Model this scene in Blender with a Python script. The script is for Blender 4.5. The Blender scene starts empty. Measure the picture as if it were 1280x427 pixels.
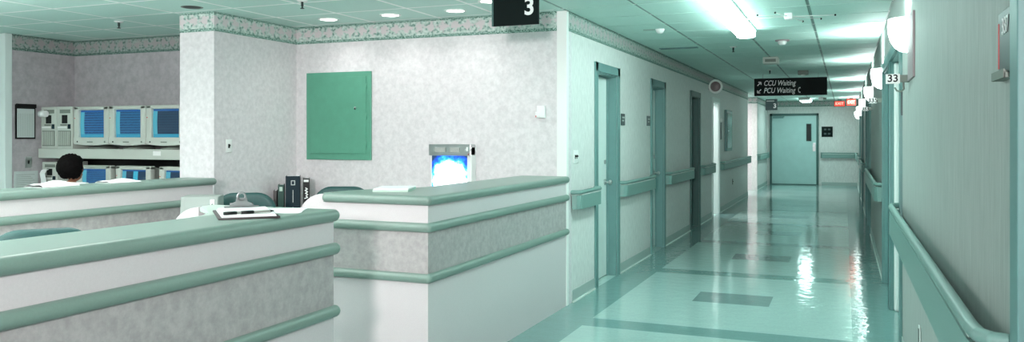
import bpy, bmesh, math, random
from mathutils import Vector, Matrix
random.seed(7)
PI = math.pi
C = bpy.context.scene.collection

# ------------------------------------------------------------------ materials
def lin(c):
    return tuple((v/12.92 if v <= .04045 else ((v+.055)/1.055)**2.4) for v in c)
def rgb(r, g, b):
    return lin((r/255, g/255, b/255)) + (1,)
def mat(name, col, rough=.5, metal=0, mottle=0, scale=20, stretch=(1, 1, 1), bump=0, bscale=None, emit=None, estr=0, coat=0, spec=None):
    m = bpy.data.materials.new(name); m.use_nodes = True
    nt = m.node_tree; b = nt.nodes['Principled BSDF']
    b.inputs['Base Color'].default_value = col
    b.inputs['Roughness'].default_value = rough
    b.inputs['Metallic'].default_value = metal
    if coat: b.inputs['Coat Weight'].default_value = coat
    if spec is not None: b.inputs['Specular IOR Level'].default_value = spec
    if emit:
        b.inputs['Emission Color'].default_value = emit
        b.inputs['Emission Strength'].default_value = estr
    if mottle or bump:
        g = nt.nodes.new('ShaderNodeNewGeometry'); mp = nt.nodes.new('ShaderNodeMapping')
        mp.inputs['Scale'].default_value = stretch
        nt.links.new(g.outputs['Position'], mp.inputs['Vector'])
        n = nt.nodes.new('ShaderNodeTexNoise'); n.inputs['Scale'].default_value = scale
        n.inputs['Detail'].default_value = 5; n.inputs['Roughness'].default_value = .65
        nt.links.new(mp.outputs[0], n.inputs['Vector'])
        if mottle:
            cr = nt.nodes.new('ShaderNodeValToRGB')
            lo, hi = 1-mottle, 1+mottle
            cr.color_ramp.elements[0].position = .35; cr.color_ramp.elements[1].position = .65
            cr.color_ramp.elements[0].color = tuple(v*lo for v in col[:3])+(1,)
            cr.color_ramp.elements[1].color = tuple(min(1, v*hi) for v in col[:3])+(1,)
            nt.links.new(n.outputs['Fac'], cr.inputs['Fac'])
            nt.links.new(cr.outputs['Color'], b.inputs['Base Color'])
        if bump:
            n2 = n
            if bscale:
                n2 = nt.nodes.new('ShaderNodeTexNoise'); n2.inputs['Scale'].default_value = bscale; n2.inputs['Detail'].default_value = 3
                nt.links.new(mp.outputs[0], n2.inputs['Vector'])
            bp = nt.nodes.new('ShaderNodeBump'); bp.inputs['Strength'].default_value = bump; bp.inputs['Distance'].default_value = .01
            nt.links.new(n2.outputs['Fac'], bp.inputs['Height']); nt.links.new(bp.outputs['Normal'], b.inputs['Normal'])
    return m

M = {}
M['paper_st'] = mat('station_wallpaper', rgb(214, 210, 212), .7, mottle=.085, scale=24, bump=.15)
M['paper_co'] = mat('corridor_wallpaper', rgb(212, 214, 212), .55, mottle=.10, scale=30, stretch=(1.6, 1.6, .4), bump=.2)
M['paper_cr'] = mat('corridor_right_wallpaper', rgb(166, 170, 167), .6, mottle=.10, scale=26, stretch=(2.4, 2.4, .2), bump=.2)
M['paper_al'] = mat('shaded_alcove_wallpaper', rgb(176, 170, 174), .75, mottle=.12, scale=14, bump=.15)  # station paper darkened in colour for the alcove's weaker light
M['tile'] = mat('ceiling_tile', rgb(196, 225, 217), .62, mottle=.03, scale=60, bump=.12)
M['grid'] = mat('ceiling_grid_white', rgb(250, 252, 250), .5)
M['griddk'] = mat('ceiling_grid_grey', rgb(120, 146, 140), .5)
M['gap'] = mat('ceiling_gap', rgb(140, 158, 152), .8)
M['teal'] = mat('painted_teal_frame', rgb(100, 140, 138), .42, mottle=.03, scale=8)
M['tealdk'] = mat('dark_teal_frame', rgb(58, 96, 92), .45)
M['door'] = mat('pale_door_laminate', rgb(216, 228, 225), .4, mottle=.03, scale=6, stretch=(1, 1, .2))
M['enddoor'] = mat('end_door_paint', rgb(165, 198, 196), .45, mottle=.03, scale=5)
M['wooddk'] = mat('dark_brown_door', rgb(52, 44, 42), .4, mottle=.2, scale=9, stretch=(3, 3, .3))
M['cap'] = mat('sage_counter_cap', rgb(120, 142, 133), .36, mottle=.03, scale=120)
M['lam'] = mat('white_laminate', rgb(203, 196, 198), .5, mottle=.03, scale=160)
M['band'] = mat('speckled_grey_band', rgb(166, 161, 161), .6, mottle=.13, scale=26)
M['rail'] = mat('rail_vinyl', rgb(116, 150, 144), .4, mottle=.02, scale=40)
M['base'] = mat('cove_base_vinyl', rgb(165, 182, 178), .45)
M['caulk'] = mat('white_caulk', rgb(225, 235, 230), .5)
M['panelgr'] = mat('green_panel_paint', rgb(86, 152, 128), .5, mottle=.04, scale=10)
M['steel'] = mat('brushed_steel', rgb(190, 195, 195), .28, metal=1)
M['clipsteel'] = mat('dull_clip_steel', rgb(128, 132, 132), .38, metal=1)
M['greybox'] = mat('grey_machine_plastic', rgb(150, 160, 155), .5)
M['white'] = mat('white_plastic', rgb(232, 234, 232), .4)
M['beige'] = mat('grey_beige_plastic', rgb(190, 196, 188), .5)
M['beigedk'] = mat('vent_grey_plastic', rgb(120, 128, 120), .6)
M['black'] = mat('black_plastic', rgb(16, 18, 18), .5, spec=.3)
M['blacksign'] = mat('black_sign_face', rgb(8, 22, 21), .55, spec=.12)
M['signgrey'] = mat('slate_sign_face', rgb(52, 72, 74), .4)
M['letter'] = mat('sign_letter_white', rgb(235, 235, 235), .5)
M['lettergr'] = mat('sign_letter_grey', rgb(190, 196, 194), .5)
M['red'] = mat('red_strip', rgb(200, 70, 70), .5)
M['uph'] = mat('teal_upholstery', rgb(22, 70, 68), .5, mottle=.05, scale=30)
M['paper'] = mat('white_paper', rgb(236, 238, 238), .7)
M['papergr'] = mat('ruled_paper', rgb(196, 206, 204), .7)
M['board'] = mat('brown_hardboard', rgb(58, 52, 52), .5)
M['navy'] = mat('navy_binder', rgb(6, 36, 46), .55, spec=.25)
M['greenbk'] = mat('grey_green_book', rgb(58, 82, 76), .6, spec=.25)
M['skin'] = mat('skin', rgb(160, 112, 88), .5)
M['hair'] = mat('black_hair', rgb(10, 8, 8), .8, spec=.1, mottle=.4, scale=60, stretch=(2, 2, .4), bump=.6)
M['coat'] = mat('white_coat', rgb(236, 238, 238), .8, bump=.1, scale=20)
M['trouser'] = mat('navy_trousers', rgb(40, 48, 62), .8)
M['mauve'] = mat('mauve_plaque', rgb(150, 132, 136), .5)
M['vent'] = mat('dark_slot', rgb(46, 60, 58), .6)
M['worktop'] = mat('worktop_laminate', rgb(176, 190, 182), .4)
M['exit'] = mat('exit_face', rgb(190, 30, 22), .5, emit=rgb(255, 60, 40), estr=.75)
M['exitdim'] = mat('exit_face_dim', rgb(170, 40, 30), .5, emit=rgb(220, 60, 40), estr=.45)
M['exitlet'] = mat('exit_letter', rgb(255, 190, 175), .5, emit=rgb(255, 190, 175), estr=.9)
M['lampw'] = mat('downlight_lens', rgb(240, 245, 240), .4, emit=(1, 1, .96, 1), estr=5)
M['tube'] = mat('fluorescent_lens', rgb(240, 250, 248), .4, emit=(.76, 1, .95, 1), estr=13)
M['tubedim'] = mat('far_fluorescent_lens', rgb(240, 250, 248), .4, emit=(.78, 1, .96, 1), estr=6)
M['tubewarm'] = mat('warm_fluorescent_lens', rgb(240, 245, 240), .4, emit=(1, .92, .90, 1), estr=7)
M['glow'] = mat('sconce_glass', rgb(240, 250, 248), .3, emit=(.86, 1, .97, 1), estr=4.0)
M['mirror'] = mat('mirror_face', rgb(122, 104, 106), .3, metal=0)  # plain diffuse mauve painted in place of a mirrored view
M['lid'] = mat('yellow_green_paper', rgb(188, 208, 196), .7)
M['glassdk'] = mat('dark_glass', rgb(18, 34, 34), .1)
M['glassteal'] = mat('teal_glass', rgb(60, 120, 110), .15)

def border_mat(name, fade):
    m = bpy.data.materials.new(name); m.use_nodes = True; nt = m.node_tree; L = nt.links
    b = nt.nodes['Principled BSDF']; b.inputs['Roughness'].default_value = .6
    g = nt.nodes.new('ShaderNodeNewGeometry'); sx = nt.nodes.new('ShaderNodeSeparateXYZ'); L.new(g.outputs['Position'], sx.inputs[0])
    def math_(op, a, bb):
        n = nt.nodes.new('ShaderNodeMath'); n.operation = op
        for i, v in enumerate((a, bb)):
            if isinstance(v, (int, float)): n.inputs[i].default_value = v
            elif v is not None: L.new(v, n.inputs[i])
        return n.outputs[0]
    h = math_('ADD', sx.outputs['X'], sx.outputs['Y'])
    cv = nt.nodes.new('ShaderNodeCombineXYZ'); L.new(h, cv.inputs[0]); L.new(sx.outputs['Z'], cv.inputs[1])
    def noise(sc, det=3):
        n = nt.nodes.new('ShaderNodeTexNoise'); n.inputs['Scale'].default_value = sc; n.inputs['Detail'].default_value = det
        L.new(cv.outputs[0], n.inputs['Vector']); return n.outputs['Fac']
    def ramp(f, stops):
        r = nt.nodes.new('ShaderNodeValToRGB'); e = r.color_ramp.elements
        e[0].position, e[0].color = stops[0]; e[1].position, e[1].color = stops[-1]
        for p, c in stops[1:-1]:
            x = e.new(p); x.color = c
        L.new(f, r.inputs['Fac']); return r.outputs['Color']
    K = fade
    leaf = ramp(noise(34, 5), [(.38, rgb(*[int(104*K), int(138*K), int(128*K)])), (.47, rgb(*[int(172*K), int(192*K), int(184*K)])), (.64, rgb(*[int(204*K), int(212*K), int(208*K)]))])
    # flowers: a row of soft blooms about 12 cm apart
    fl = math_('SINE', math_('MULTIPLY', h, 2*PI/.125), None)
    fz = math_('ABSOLUTE', math_('SUBTRACT', sx.outputs['Z'], 2.462), None)
    fm = math_('SUBTRACT', math_('ADD', math_('MULTIPLY', fl, .26), math_('MULTIPLY', noise(38, 5), 2.0)), math_('MULTIPLY', fz, 12))
    fmask = ramp(fm, [(.62, (0, 0, 0, 1)), (.86, (1, 1, 1, 1))])
    mix = nt.nodes.new('ShaderNodeMix'); mix.data_type = 'RGBA'
    L.new(fmask, mix.inputs['Factor']); L.new(leaf, mix.inputs['A']); mix.inputs['B'].default_value = rgb(int(204*K), int(194*K), int(196*K))
    lace = ramp(noise(95, 3), [(.44, rgb(int(40*K), int(92*K), int(78*K))), (.58, rgb(int(176*K), int(204*K), int(194*K)))])
    z0 = math_('LESS_THAN', sx.outputs['Z'], 2.392); z1 = math_('GREATER_THAN', sx.outputs['Z'], 2.517)
    edge = math_('ADD', z0, z1)
    mix2 = nt.nodes.new('ShaderNodeMix'); mix2.data_type = 'RGBA'
    L.new(edge, mix2.inputs['Factor']); L.new(mix.outputs['Result'], mix2.inputs['A']); L.new(lace, mix2.inputs['B'])
    L.new(mix2.outputs['Result'], b.inputs['Base Color'])
    return m
M['border'] = border_mat('floral_border_paper', 1.0)
M['border_al'] = border_mat('floral_border_paper_shaded', .8)  # same border with the alcove's shade put into its colours
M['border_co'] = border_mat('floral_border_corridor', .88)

def floor_mat(name, col, r0=.085):
    m = mat(name, col, r0, mottle=.05, scale=45, coat=.0, spec=.75)
    nt = m.node_tree; b = nt.nodes['Principled BSDF']; L = nt.links
    g = nt.nodes.new('ShaderNodeNewGeometry'); n = nt.nodes.new('ShaderNodeTexNoise')
    n.inputs['Scale'].default_value = 9; n.inputs['Detail'].default_value = 2
    L.new(g.outputs['Position'], n.inputs['Vector'])
    bp = nt.nodes.new('ShaderNodeBump'); bp.inputs['Strength'].default_value = .22; bp.inputs['Distance'].default_value = .013
    L.new(n.outputs['Fac'], bp.inputs['Height']); L.new(bp.outputs['Normal'], b.inputs['Normal'])
    return m
M['fl_light'] = floor_mat('floor_tile_light', rgb(170, 198, 194))
M['fl_teal'] = floor_mat('floor_tile_teal', rgb(120, 156, 154))
M['fl_dark'] = floor_mat('floor_tile_inlay', rgb(120, 146, 146))

def screen_mat(name, kind):
    """a patient monitor picture: side bar, traces, bottom bar, from the screen's own UV"""
    m = bpy.data.materials.new(name); m.use_nodes = True; nt = m.node_tree; L = nt.links
    b = nt.nodes['Principled BSDF']; b.inputs['Roughness'].default_value = .2; b.inputs['Base Color'].default_value = (.01, .02, .04, 1)
    uv = nt.nodes.new('ShaderNodeTexCoord'); sx = nt.nodes.new('ShaderNodeSeparateXYZ'); L.new(uv.outputs['UV'], sx.inputs[0])
    def math_(op, a, bb=None):
        n = nt.nodes.new('ShaderNodeMath'); n.operation = op
        for i, v in enumerate((a, bb)):
            if isinstance(v, (int, float)): n.inputs[i].default_value = v
            elif v is not None: L.new(v, n.inputs[i])
        return n.outputs[0]
    def mx(f, a, bb):
        n = nt.nodes.new('ShaderNodeMix'); n.data_type = 'RGBA'; L.new(f, n.inputs['Factor'])
        for k, v in (('A', a), ('B', bb)):
            if isinstance(v, tuple): n.inputs[k].default_value = v
            else: L.new(v, n.inputs[k])
        return n.outputs['Result']
    U, V = sx.outputs['X'], sx.outputs['Y']
    no = nt.nodes.new('ShaderNodeTexNoise'); no.inputs['Scale'].default_value = 14; L.new(uv.outputs['UV'], no.inputs['Vector'])
    wob = math_('MULTIPLY', no.outputs['Fac'], .05)
    tr = math_('LESS_THAN', math_('FRACT', math_('MULTIPLY', math_('ADD', V, wob), 11.0)), .33)
    if kind == 0: col = mx(tr, rgb(24, 104, 160), rgb(8, 48, 90))
    elif kind == 1: col = mx(tr, rgb(26, 104, 150), rgb(10, 58, 100))
    else: col = mx(tr, rgb(22, 56, 80), rgb(14, 38, 58))
    if kind == 3:
        col = mx(math_('LESS_THAN', math_('ABSOLUTE', math_('SUBTRACT', U, .56)), .09), col, rgb(60, 190, 220))
    col = mx(math_('LESS_THAN', U, .17), col, rgb(80, 180, 200))
    col = mx(math_('LESS_THAN', V, .12), col, rgb(50, 160, 190))
    col = mx(math_('GREATER_THAN', V, .93), col, rgb(24, 90, 160))
    L.new(col, b.inputs['Emission Color']); b.inputs['Emission Strength'].default_value = .42
    return m
for k in range(4): M['scr%d' % k] = screen_mat('monitor_picture_%d' % k, k)

def xray_mat():
    m = bpy.data.materials.new('xray_film'); m.use_nodes = True; nt = m.node_tree; L = nt.links
    b = nt.nodes['Principled BSDF']; b.inputs['Roughness'].default_value = .15; b.inputs['Base Color'].default_value = (.02, .04, .06, 1)
    uv = nt.nodes.new('ShaderNodeTexCoord')
    mp = nt.nodes.new('ShaderNodeMapping'); mp.inputs['Location'].default_value = (-.52, -.42, 0)
    L.new(uv.outputs['UV'], mp.inputs['Vector'])
    no = nt.nodes.new('ShaderNodeTexNoise'); no.inputs['Scale'].default_value = 5; no.inputs['Detail'].default_value = 3
    L.new(uv.outputs['UV'], no.inputs['Vector'])
    ln = nt.nodes.new('ShaderNodeVectorMath'); ln.operation = 'LENGTH'; L.new(mp.outputs[0], ln.inputs[0])
    ad = nt.nodes.new('ShaderNodeMath'); ad.operation = 'MULTIPLY_ADD'; L.new(no.outputs['Fac'], ad.inputs[0]); ad.inputs[1].default_value = .42; L.new(ln.outputs['Value'], ad.inputs[2])
    cr = nt.nodes.new('ShaderNodeValToRGB'); e = cr.color_ramp.elements
    e[0].position = .67; e[0].color = (1, 1, 1, 1); e[1].position = .90; e[1].color = rgb(4, 20, 50)
    for p, c in ((.71, rgb(120, 215, 225)), (.75, rgb(30, 120, 180)), (.82, rgb(10, 50, 150))):
        x = e.new(p); x.color = c
    L.new(ad.outputs[0], cr.inputs['Fac']); L.new(cr.outputs['Color'], b.inputs['Emission Color']); b.inputs['Emission Strength'].default_value = 2.2
    return m
M['xray'] = xray_mat()

# ------------------------------------------------------------------ mesh building
class MB:
    def __init__(s): s.bm = bmesh.new(); s.mats = []
    def mi(s, m):
        if m not in s.mats: s.mats.append(m)
        return s.mats.index(m)
    def _tag(s, faces, m, smooth=False):
        i = s.mi(m)
        for f in faces: f.material_index = i; f.smooth = smooth
    def box(s, x0, x1, y0, y1, z0, z1, m, mtx=None):
        vs = [s.bm.verts.new((x, y, z)) for x in (x0, x1) for y in (y0, y1) for z in (z0, z1)]
        if mtx:
            for v in vs: v.co = mtx @ v.co
        q = [(0, 1, 3, 2), (4, 6, 7, 5), (0, 4, 5, 1), (2, 3, 7, 6), (0, 2, 6, 4), (1, 5, 7, 3)]
        s._tag([s.bm.faces.new([vs[i] for i in f]) for f in q], m); return s
    def rbox(s, x0, x1, y0, y1, z0, z1, m, r=.01, seg=3, mtx=None):
        """box with rounded edges"""
        b2 = bmesh.new(); bmesh.ops.create_cube(b2, size=1)
        for v in b2.verts: v.co = Vector(((x0+x1)/2+v.co.x*(x1-x0), (y0+y1)/2+v.co.y*(y1-y0), (z0+z1)/2+v.co.z*(z1-z0)))
        bmesh.ops.bevel(b2, geom=list(b2.edges), offset=r, segments=seg, affect='EDGES', profile=.5)
        s.merge(b2, m, mtx, True); return s
    def merge(s, b2, m, mtx=None, smooth=False):
        vm = {}
        for v in b2.verts: vm[v] = s.bm.verts.new(mtx @ v.co if mtx else v.co)
        fs = []
        for f in b2.faces:
            try: fs.append(s.bm.faces.new([vm[v] for v in f.verts]))
            except ValueError: pass
        s._tag(fs, m, smooth); b2.free()
    def cyl(s, a, b, r0, m, r1=None, n=16, caps=True, smooth=True):
        a, b = Vector(a), Vector(b); r1 = r0 if r1 is None else r1
        d = (b-a).normalized(); u = d.orthogonal().normalized(); w = d.cross(u)
        ra = [s.bm.verts.new(a+(u*math.cos(2*PI*k/n)+w*math.sin(2*PI*k/n))*r0) for k in range(n)]
        rb = [s.bm.verts.new(b+(u*math.cos(2*PI*k/n)+w*math.sin(2*PI*k/n))*r1) for k in range(n)]
        fs = [s.bm.faces.new((ra[k], ra[(k+1) % n], rb[(k+1) % n], rb[k])) for k in range(n)]
        s._tag(fs, m, smooth)
        if caps: s._tag([s.bm.faces.new(ra[::-1]), s.bm.faces.new(rb)], m)
        return s
    def ball(s, c, r, m, sc=(1, 1, 1), n=16):
        b2 = bmesh.new(); bmesh.ops.create_uvsphere(b2, u_segments=n, v_segments=max(6, n//2), radius=r)
        s.merge(b2, m, Matrix.Translation(Vector(c)) @ Matrix.Diagonal(Vector(sc+(1,))), True); return s
    def tube(s, pts, r, m, n=12, ends=True):
        for i in range(len(pts)-1): s.cyl(pts[i], pts[i+1], r, m, n=n, caps=False)
        for i, p in enumerate(pts):
            if ends or 0 < i < len(pts)-1: s.ball(p, r, m, n=n)
        return s
    def lathe(s, prof, m, c=(0, 0, 0), n=24, a0=0, a1=2*PI, axis='z'):
        full = abs(a1-a0-2*PI) < 1e-6; cnt = n if full else n+1; rings = []
        for r, z in prof:
            ring = []
            for k in range(cnt):
                a = a0+(a1-a0)*k/n
                p = Vector((r*math.cos(a), r*math.sin(a), z))
                if axis == 'y': p = Vector((p.x, p.z, p.y))
                if axis == 'x': p = Vector((p.z, p.x, p.y))
                ring.append(s.bm.verts.new(p+Vector(c)))
            rings.append(ring)
        fs = []
        for i in range(len(rings)-1):
            for k in range(n if full else n):
                k2 = (k+1) % cnt
                if not full and k2 == 0: continue
                try: fs.append(s.bm.faces.new((rings[i][k], rings[i][k2], rings[i+1][k2], rings[i+1][k])))
                except ValueError: pass
        s._tag(fs, m, True); return s
    def prism(s, poly, lo, hi, m, axis='z', smooth=False):
        """poly of 2-D points, swept along axis from lo to hi"""
        def P(p, h):
            return {'z': (p[0], p[1], h), 'y': (p[0], h, p[1]), 'x': (h, p[0], p[1])}[axis]
        a = [s.bm.verts.new(P(p, lo)) for p in poly]; b = [s.bm.verts.new(P(p, hi)) for p in poly]; n = len(poly)
        s._tag([s.bm.faces.new(a[::-1]), s.bm.faces.new(b)], m)
        s._tag([s.bm.faces.new((a[i], a[(i+1) % n], b[(i+1) % n], b[i])) for i in range(n)], m, smooth)
        return s
    def quad(s, ps, m, uvs=None):
        f = s.bm.faces.new([s.bm.verts.new(p) for p in ps]); s._tag([f], m)
        if uvs:
            l = s.bm.loops.layers.uv.verify()
            for lp, u in zip(f.loops, uvs): lp[l].uv = u
        return s
    def build(s, name, parent=None, loc=None, rotz=None, bevel=0):
        bmesh.ops.remove_doubles(s.bm, verts=s.bm.verts, dist=1e-6)
        bmesh.ops.recalc_face_normals(s.bm, faces=s.bm.faces)
        me = bpy.data.meshes.new(name); s.bm.to_mesh(me); s.bm.free()
        for m in s.mats: me.materials.append(M[m])
        o = bpy.data.objects.new(name, me); C.objects.link(o)
        if parent: o.parent = parent
        if loc: o.location = loc
        if rotz is not None: o.rotation_euler.z = rotz
        if bevel:
            b = o.modifiers.new('bevel', 'BEVEL'); b.width = bevel; b.segments = 2; b.limit_method = 'ANGLE'
        return o

def tag(o, label=None, cat=None, group=None, kind=None):
    if label: o['label'] = label
    if cat: o['category'] = cat
    if group: o['group'] = group
    if kind: o['kind'] = kind
    return o
def thing(name, loc, label, cat, rotz=0, group=None):
    o = bpy.data.objects.new(name, None); C.objects.link(o); o.empty_display_size = .1
    o.location = loc; o.rotation_euler.z = rotz
    return tag(o, label, cat, group)
def struct(o): o['kind'] = 'structure'; return o
def text(name, s, size, loc, rot, m, parent=None, shear=0, align='LEFT', depth=.001, xs=1, bold=0, width=None):
    cu = bpy.data.curves.new(name, 'FONT'); cu.body = s; cu.size = size; cu.shear = shear; cu.extrude = depth
    cu.align_x = align; cu.align_y = 'CENTER'; cu.offset = bold
    t = bpy.data.objects.new('tmp', cu); C.objects.link(t)
    bpy.context.view_layer.update()
    me = bpy.data.meshes.new_from_object(t.evaluated_get(bpy.context.evaluated_depsgraph_get()))
    bpy.data.objects.remove(t); me.materials.clear(); me.materials.append(M[m])
    o = bpy.data.objects.new(name, me); C.objects.link(o)
    if width: xs = width/(max(v.co.x for v in me.vertices)-min(v.co.x for v in me.vertices))
    o.location = loc; o.rotation_euler = rot; o.scale = (xs, 1, 1)
    if parent: o.parent = parent
    return o
FACE_CAM = (PI/2, 0, 0)       # lettering read from the -Y side

# ------------------------------------------------------------------ key dimensions
XL, XR, CZ = -2.21, .36, 2.535
YB = 6.557                      # face of the wall behind the station
Y0 = -3.0
YE = 25.8

# ------------------------------------------------------------------ floor
b = MB()
xs = [-9.5, -2.21, -1.87, -1.25, -.60, .05, 2.2]
ys = [Y0]; k0 = 5.93-2.65*3
bands = [k0+2.65*i for i in range(13)]
cuts = sorted(set([Y0, 26.6]+[v for y in bands for v in (y, y+.27, y+1.25, y+1.72) if Y0 < v < 26.6]))
def fcol(x, y):
    if x < -2.21: return 'fl_light'
    if x < -1.87 or x > .05: return 'fl_teal'
    t = (y-k0) % 2.65
    if t < .27: return 'fl_teal'
    if 1.25 < t < 1.72 and -1.25 < x < -.6: return 'fl_dark'
    return 'fl_light'
for i in range(len(xs)-1):
    for j in range(len(cuts)-1):
        b.quad([(xs[i], cuts[j], 0), (xs[i+1], cuts[j], 0), (xs[i+1], cuts[j+1], 0), (xs[i], cuts[j+1], 0)], fcol((xs[i]+xs[i+1])/2, (cuts[j]+cuts[j+1])/2))
struct(b.build('floor'))

# ------------------------------------------------------------------ ceiling: backing, tiles and white tees
b = MB(); b.box(-9.5, 2.2, Y0, 26.6, CZ+.012, CZ+.1, 'gap')
gx = [-9.5, -8.32, -7.62, -6.92, -6.2, -5.42, -4.77, -4.12, -3.42, -2.84, -2.21, -1.59, -.94, -.28, .36, .98, 2.2]
gy = []
y = 4.80-.56*14
while y < YB+.1: gy.append(y); y += .56
y = gy[-1]+.6
while y < 26.6: gy.append(y); y += .6
gy = [Y0]+[v for v in gy if v > Y0+.1]+[26.6]
for i in range(len(gx)-1):
    for j in range(len(gy)-1):
        e = .013
        b.box(gx[i]+e, gx[i+1]-e, gy[j]+e, gy[j+1]-e, CZ, CZ+.014, 'tile')
ceil = struct(b.build('ceiling'))
b = MB()
for x in gx[1:-1]:
    c_ = x > -2.3; b.box(x-(.011 if c_ else .013), x+(.011 if c_ else .013), Y0, 26.6, CZ-.001 if not c_ else CZ+.004, CZ+.012, 'griddk' if c_ else 'grid')
for y in gy[1:-1]:
    b.box(-9.5, -2.3, y-.012, y+.012, CZ-.0005, CZ+.012, 'grid'); b.box(-2.3, 2.2, y-.007, y+.007, CZ+.003, CZ+.012, 'grid')
b.build('ceiling_grid', ceil)

# ------------------------------------------------------------------ walls
DH = 2.085                      # door opening height
left_open = [(7.47, 8.20), (9.86, 10.55), (12.60, 13.35), (14.80, 15.57)]
def wall_run(b, x0, x1, ya, yb, opens, m):
    y = ya
    for o0, o1 in opens:
        b.box(x0, x1, y, o0, 0, CZ, m); b.box(x0, x1, o0, o1, DH, CZ, m); y = o1
    b.box(x0, x1, y, yb, 0, CZ, m)
b = MB(); wall_run(b, XL-.14, XL, YB+.14, 20.52, left_open, 'paper_co')
struct(b.build('wall_corridor_left'))
struct(MB().box(-8.24, XL, YB, YB+.14, 0, CZ, 'paper_st').build('wall_station_back'))
struct(MB().box(-5.42, -5.035, 5.428, YB, 0, CZ, 'paper_st').build('wall_station_fin'))
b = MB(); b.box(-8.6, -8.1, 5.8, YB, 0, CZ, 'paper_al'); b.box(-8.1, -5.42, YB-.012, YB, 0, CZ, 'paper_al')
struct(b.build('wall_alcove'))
struct(MB().box(-9.5, -9.36, Y0, 5.8, 0, CZ, 'paper_st').build('wall_station_left'))
struct(MB().box(-9.36, -8.6, 5.8, 5.94, 0, CZ, 'paper_st').build('wall_station_corner'))
struct(MB().box(-9.5, 2.2, Y0-.14, Y0, 0, CZ, 'paper_st').build('wall_rear'))
# teal post and frame where the station's left wall begins
b = MB(); b.box(-8.26, -8.095, 5.72, 5.8, 0, CZ-.001, 'door'); b.box(-8.7, -8.30, 5.70, 5.8, 0, CZ-.001, 'door'); b.box(-8.30, -8.26, 5.76, 5.8, 0, CZ-.001, 'tealdk')
struct(b.build('trim_1', bevel=.006))
right_open = [(.98, 2.01), (6.11, 7.45), (7.56, 8.79), (13.2, 14.4), (14.55, 15.75), (18.2, 19.4), (21.0, 22.2)]
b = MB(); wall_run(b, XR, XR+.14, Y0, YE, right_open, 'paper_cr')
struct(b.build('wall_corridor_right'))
b = MB(); b.box(-2.35, .5, YE, YE+.14, 0, CZ, 'paper_co'); b.box(-2.35, XL, 22.8, YE, 0, CZ, 'paper_co')
struct(b.build('wall_corridor_end'))
# cross corridor far on the left
b = MB(); b.box(-8, -2.35, 22.8, 22.94, 0, CZ, 'paper_st'); b.box(-8, -2.35, 20.38, 20.52, 0, CZ, 'paper_st'); b.box(-8.14, -8, 20.38, 22.94, 0, CZ, 'paper_st')
struct(b.build('wall_cross_corridor'))
# rooms behind the open doors three and four
def room(name, x0, x1, y0, y1, m):
    b = MB(); b.box(x0, x0+.05, y0, y1, 0, CZ, m); b.box(x0, x1, y0-.05, y0, 0, CZ, m); b.box(x0, x1, y1, y1+.05, 0, CZ, m)
    return struct(b.build(name))
room('wall_dark_room', -5.2, XL-.141, 12.2, 13.9, 'wooddk')  # dark wall colour stands in for the unlit room
room('wall_bright_room', -5.2, XL-.141, 14.0, 17.4, 'paper_st')

# wallpaper borders
def border(n, x0, x1, y0, y1, m='border'):
    struct(MB().box(x0, x1, y0, y1, 2.366, CZ-.001, m).build('trim_%d' % n))
border(2, -5.035, -2.285, YB-.003, YB)
border(3, -5.035, -5.032, 5.425, YB-.003)
border(4, -5.42, -5.035, 5.425, 5.428)
border(5, -8.1, -5.42, YB-.015, YB-.012, 'border_al')
border(6, -8.1, -8.097, 5.8, YB-.015, 'border_al')
border(7, XL, XL+.003, YB+.05, 20.52, 'border_co')
border(8, XL+.003, XR, YE-.003, YE, 'border_co')
border(9, XL, XL+.003, 22.8, YE, 'border_co')
border(10, -2.9, XL, 22.797, 22.8, 'border_co')
# white corner guard at the wall's end
struct(MB().box(XL-.085, XL+.006, YB-.008, YB+.045, 0, CZ-.001, 'white').build('trim_11', bevel=.003))
# cove bases
def base(name, segs, x, sgn):
    b = MB()
    for y0, y1 in segs:
        b.box(*sorted((x, x+sgn*.006)), y0, y1, 0, .105, 'base')
        b.box(*sorted((x, x+sgn*.016)), y0, y1, 0, .012, 'caulk')
    struct(b.build(name))
base('baseboard_left', [(YB+.15, 7.385), (8.29, 9.77), (10.64, 12.51), (13.44, 14.71), (15.66, 20.52), (22.8, YE)], XL, 1)
base('baseboard_right', [(2.1, 6.10), (7.46, 7.55), (8.88, 13.1), (15.85, 18.1), (19.5, 20.9), (22.3, YE)], XR, -1)
b = MB(); b.box(XL, -2.2, YE-.006, YE, 0, .1, 'base'); b.box(-.64, XR-.02, YE-.006, YE, 0, .1, 'base')
struct(b.build('baseboard_end'))

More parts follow.
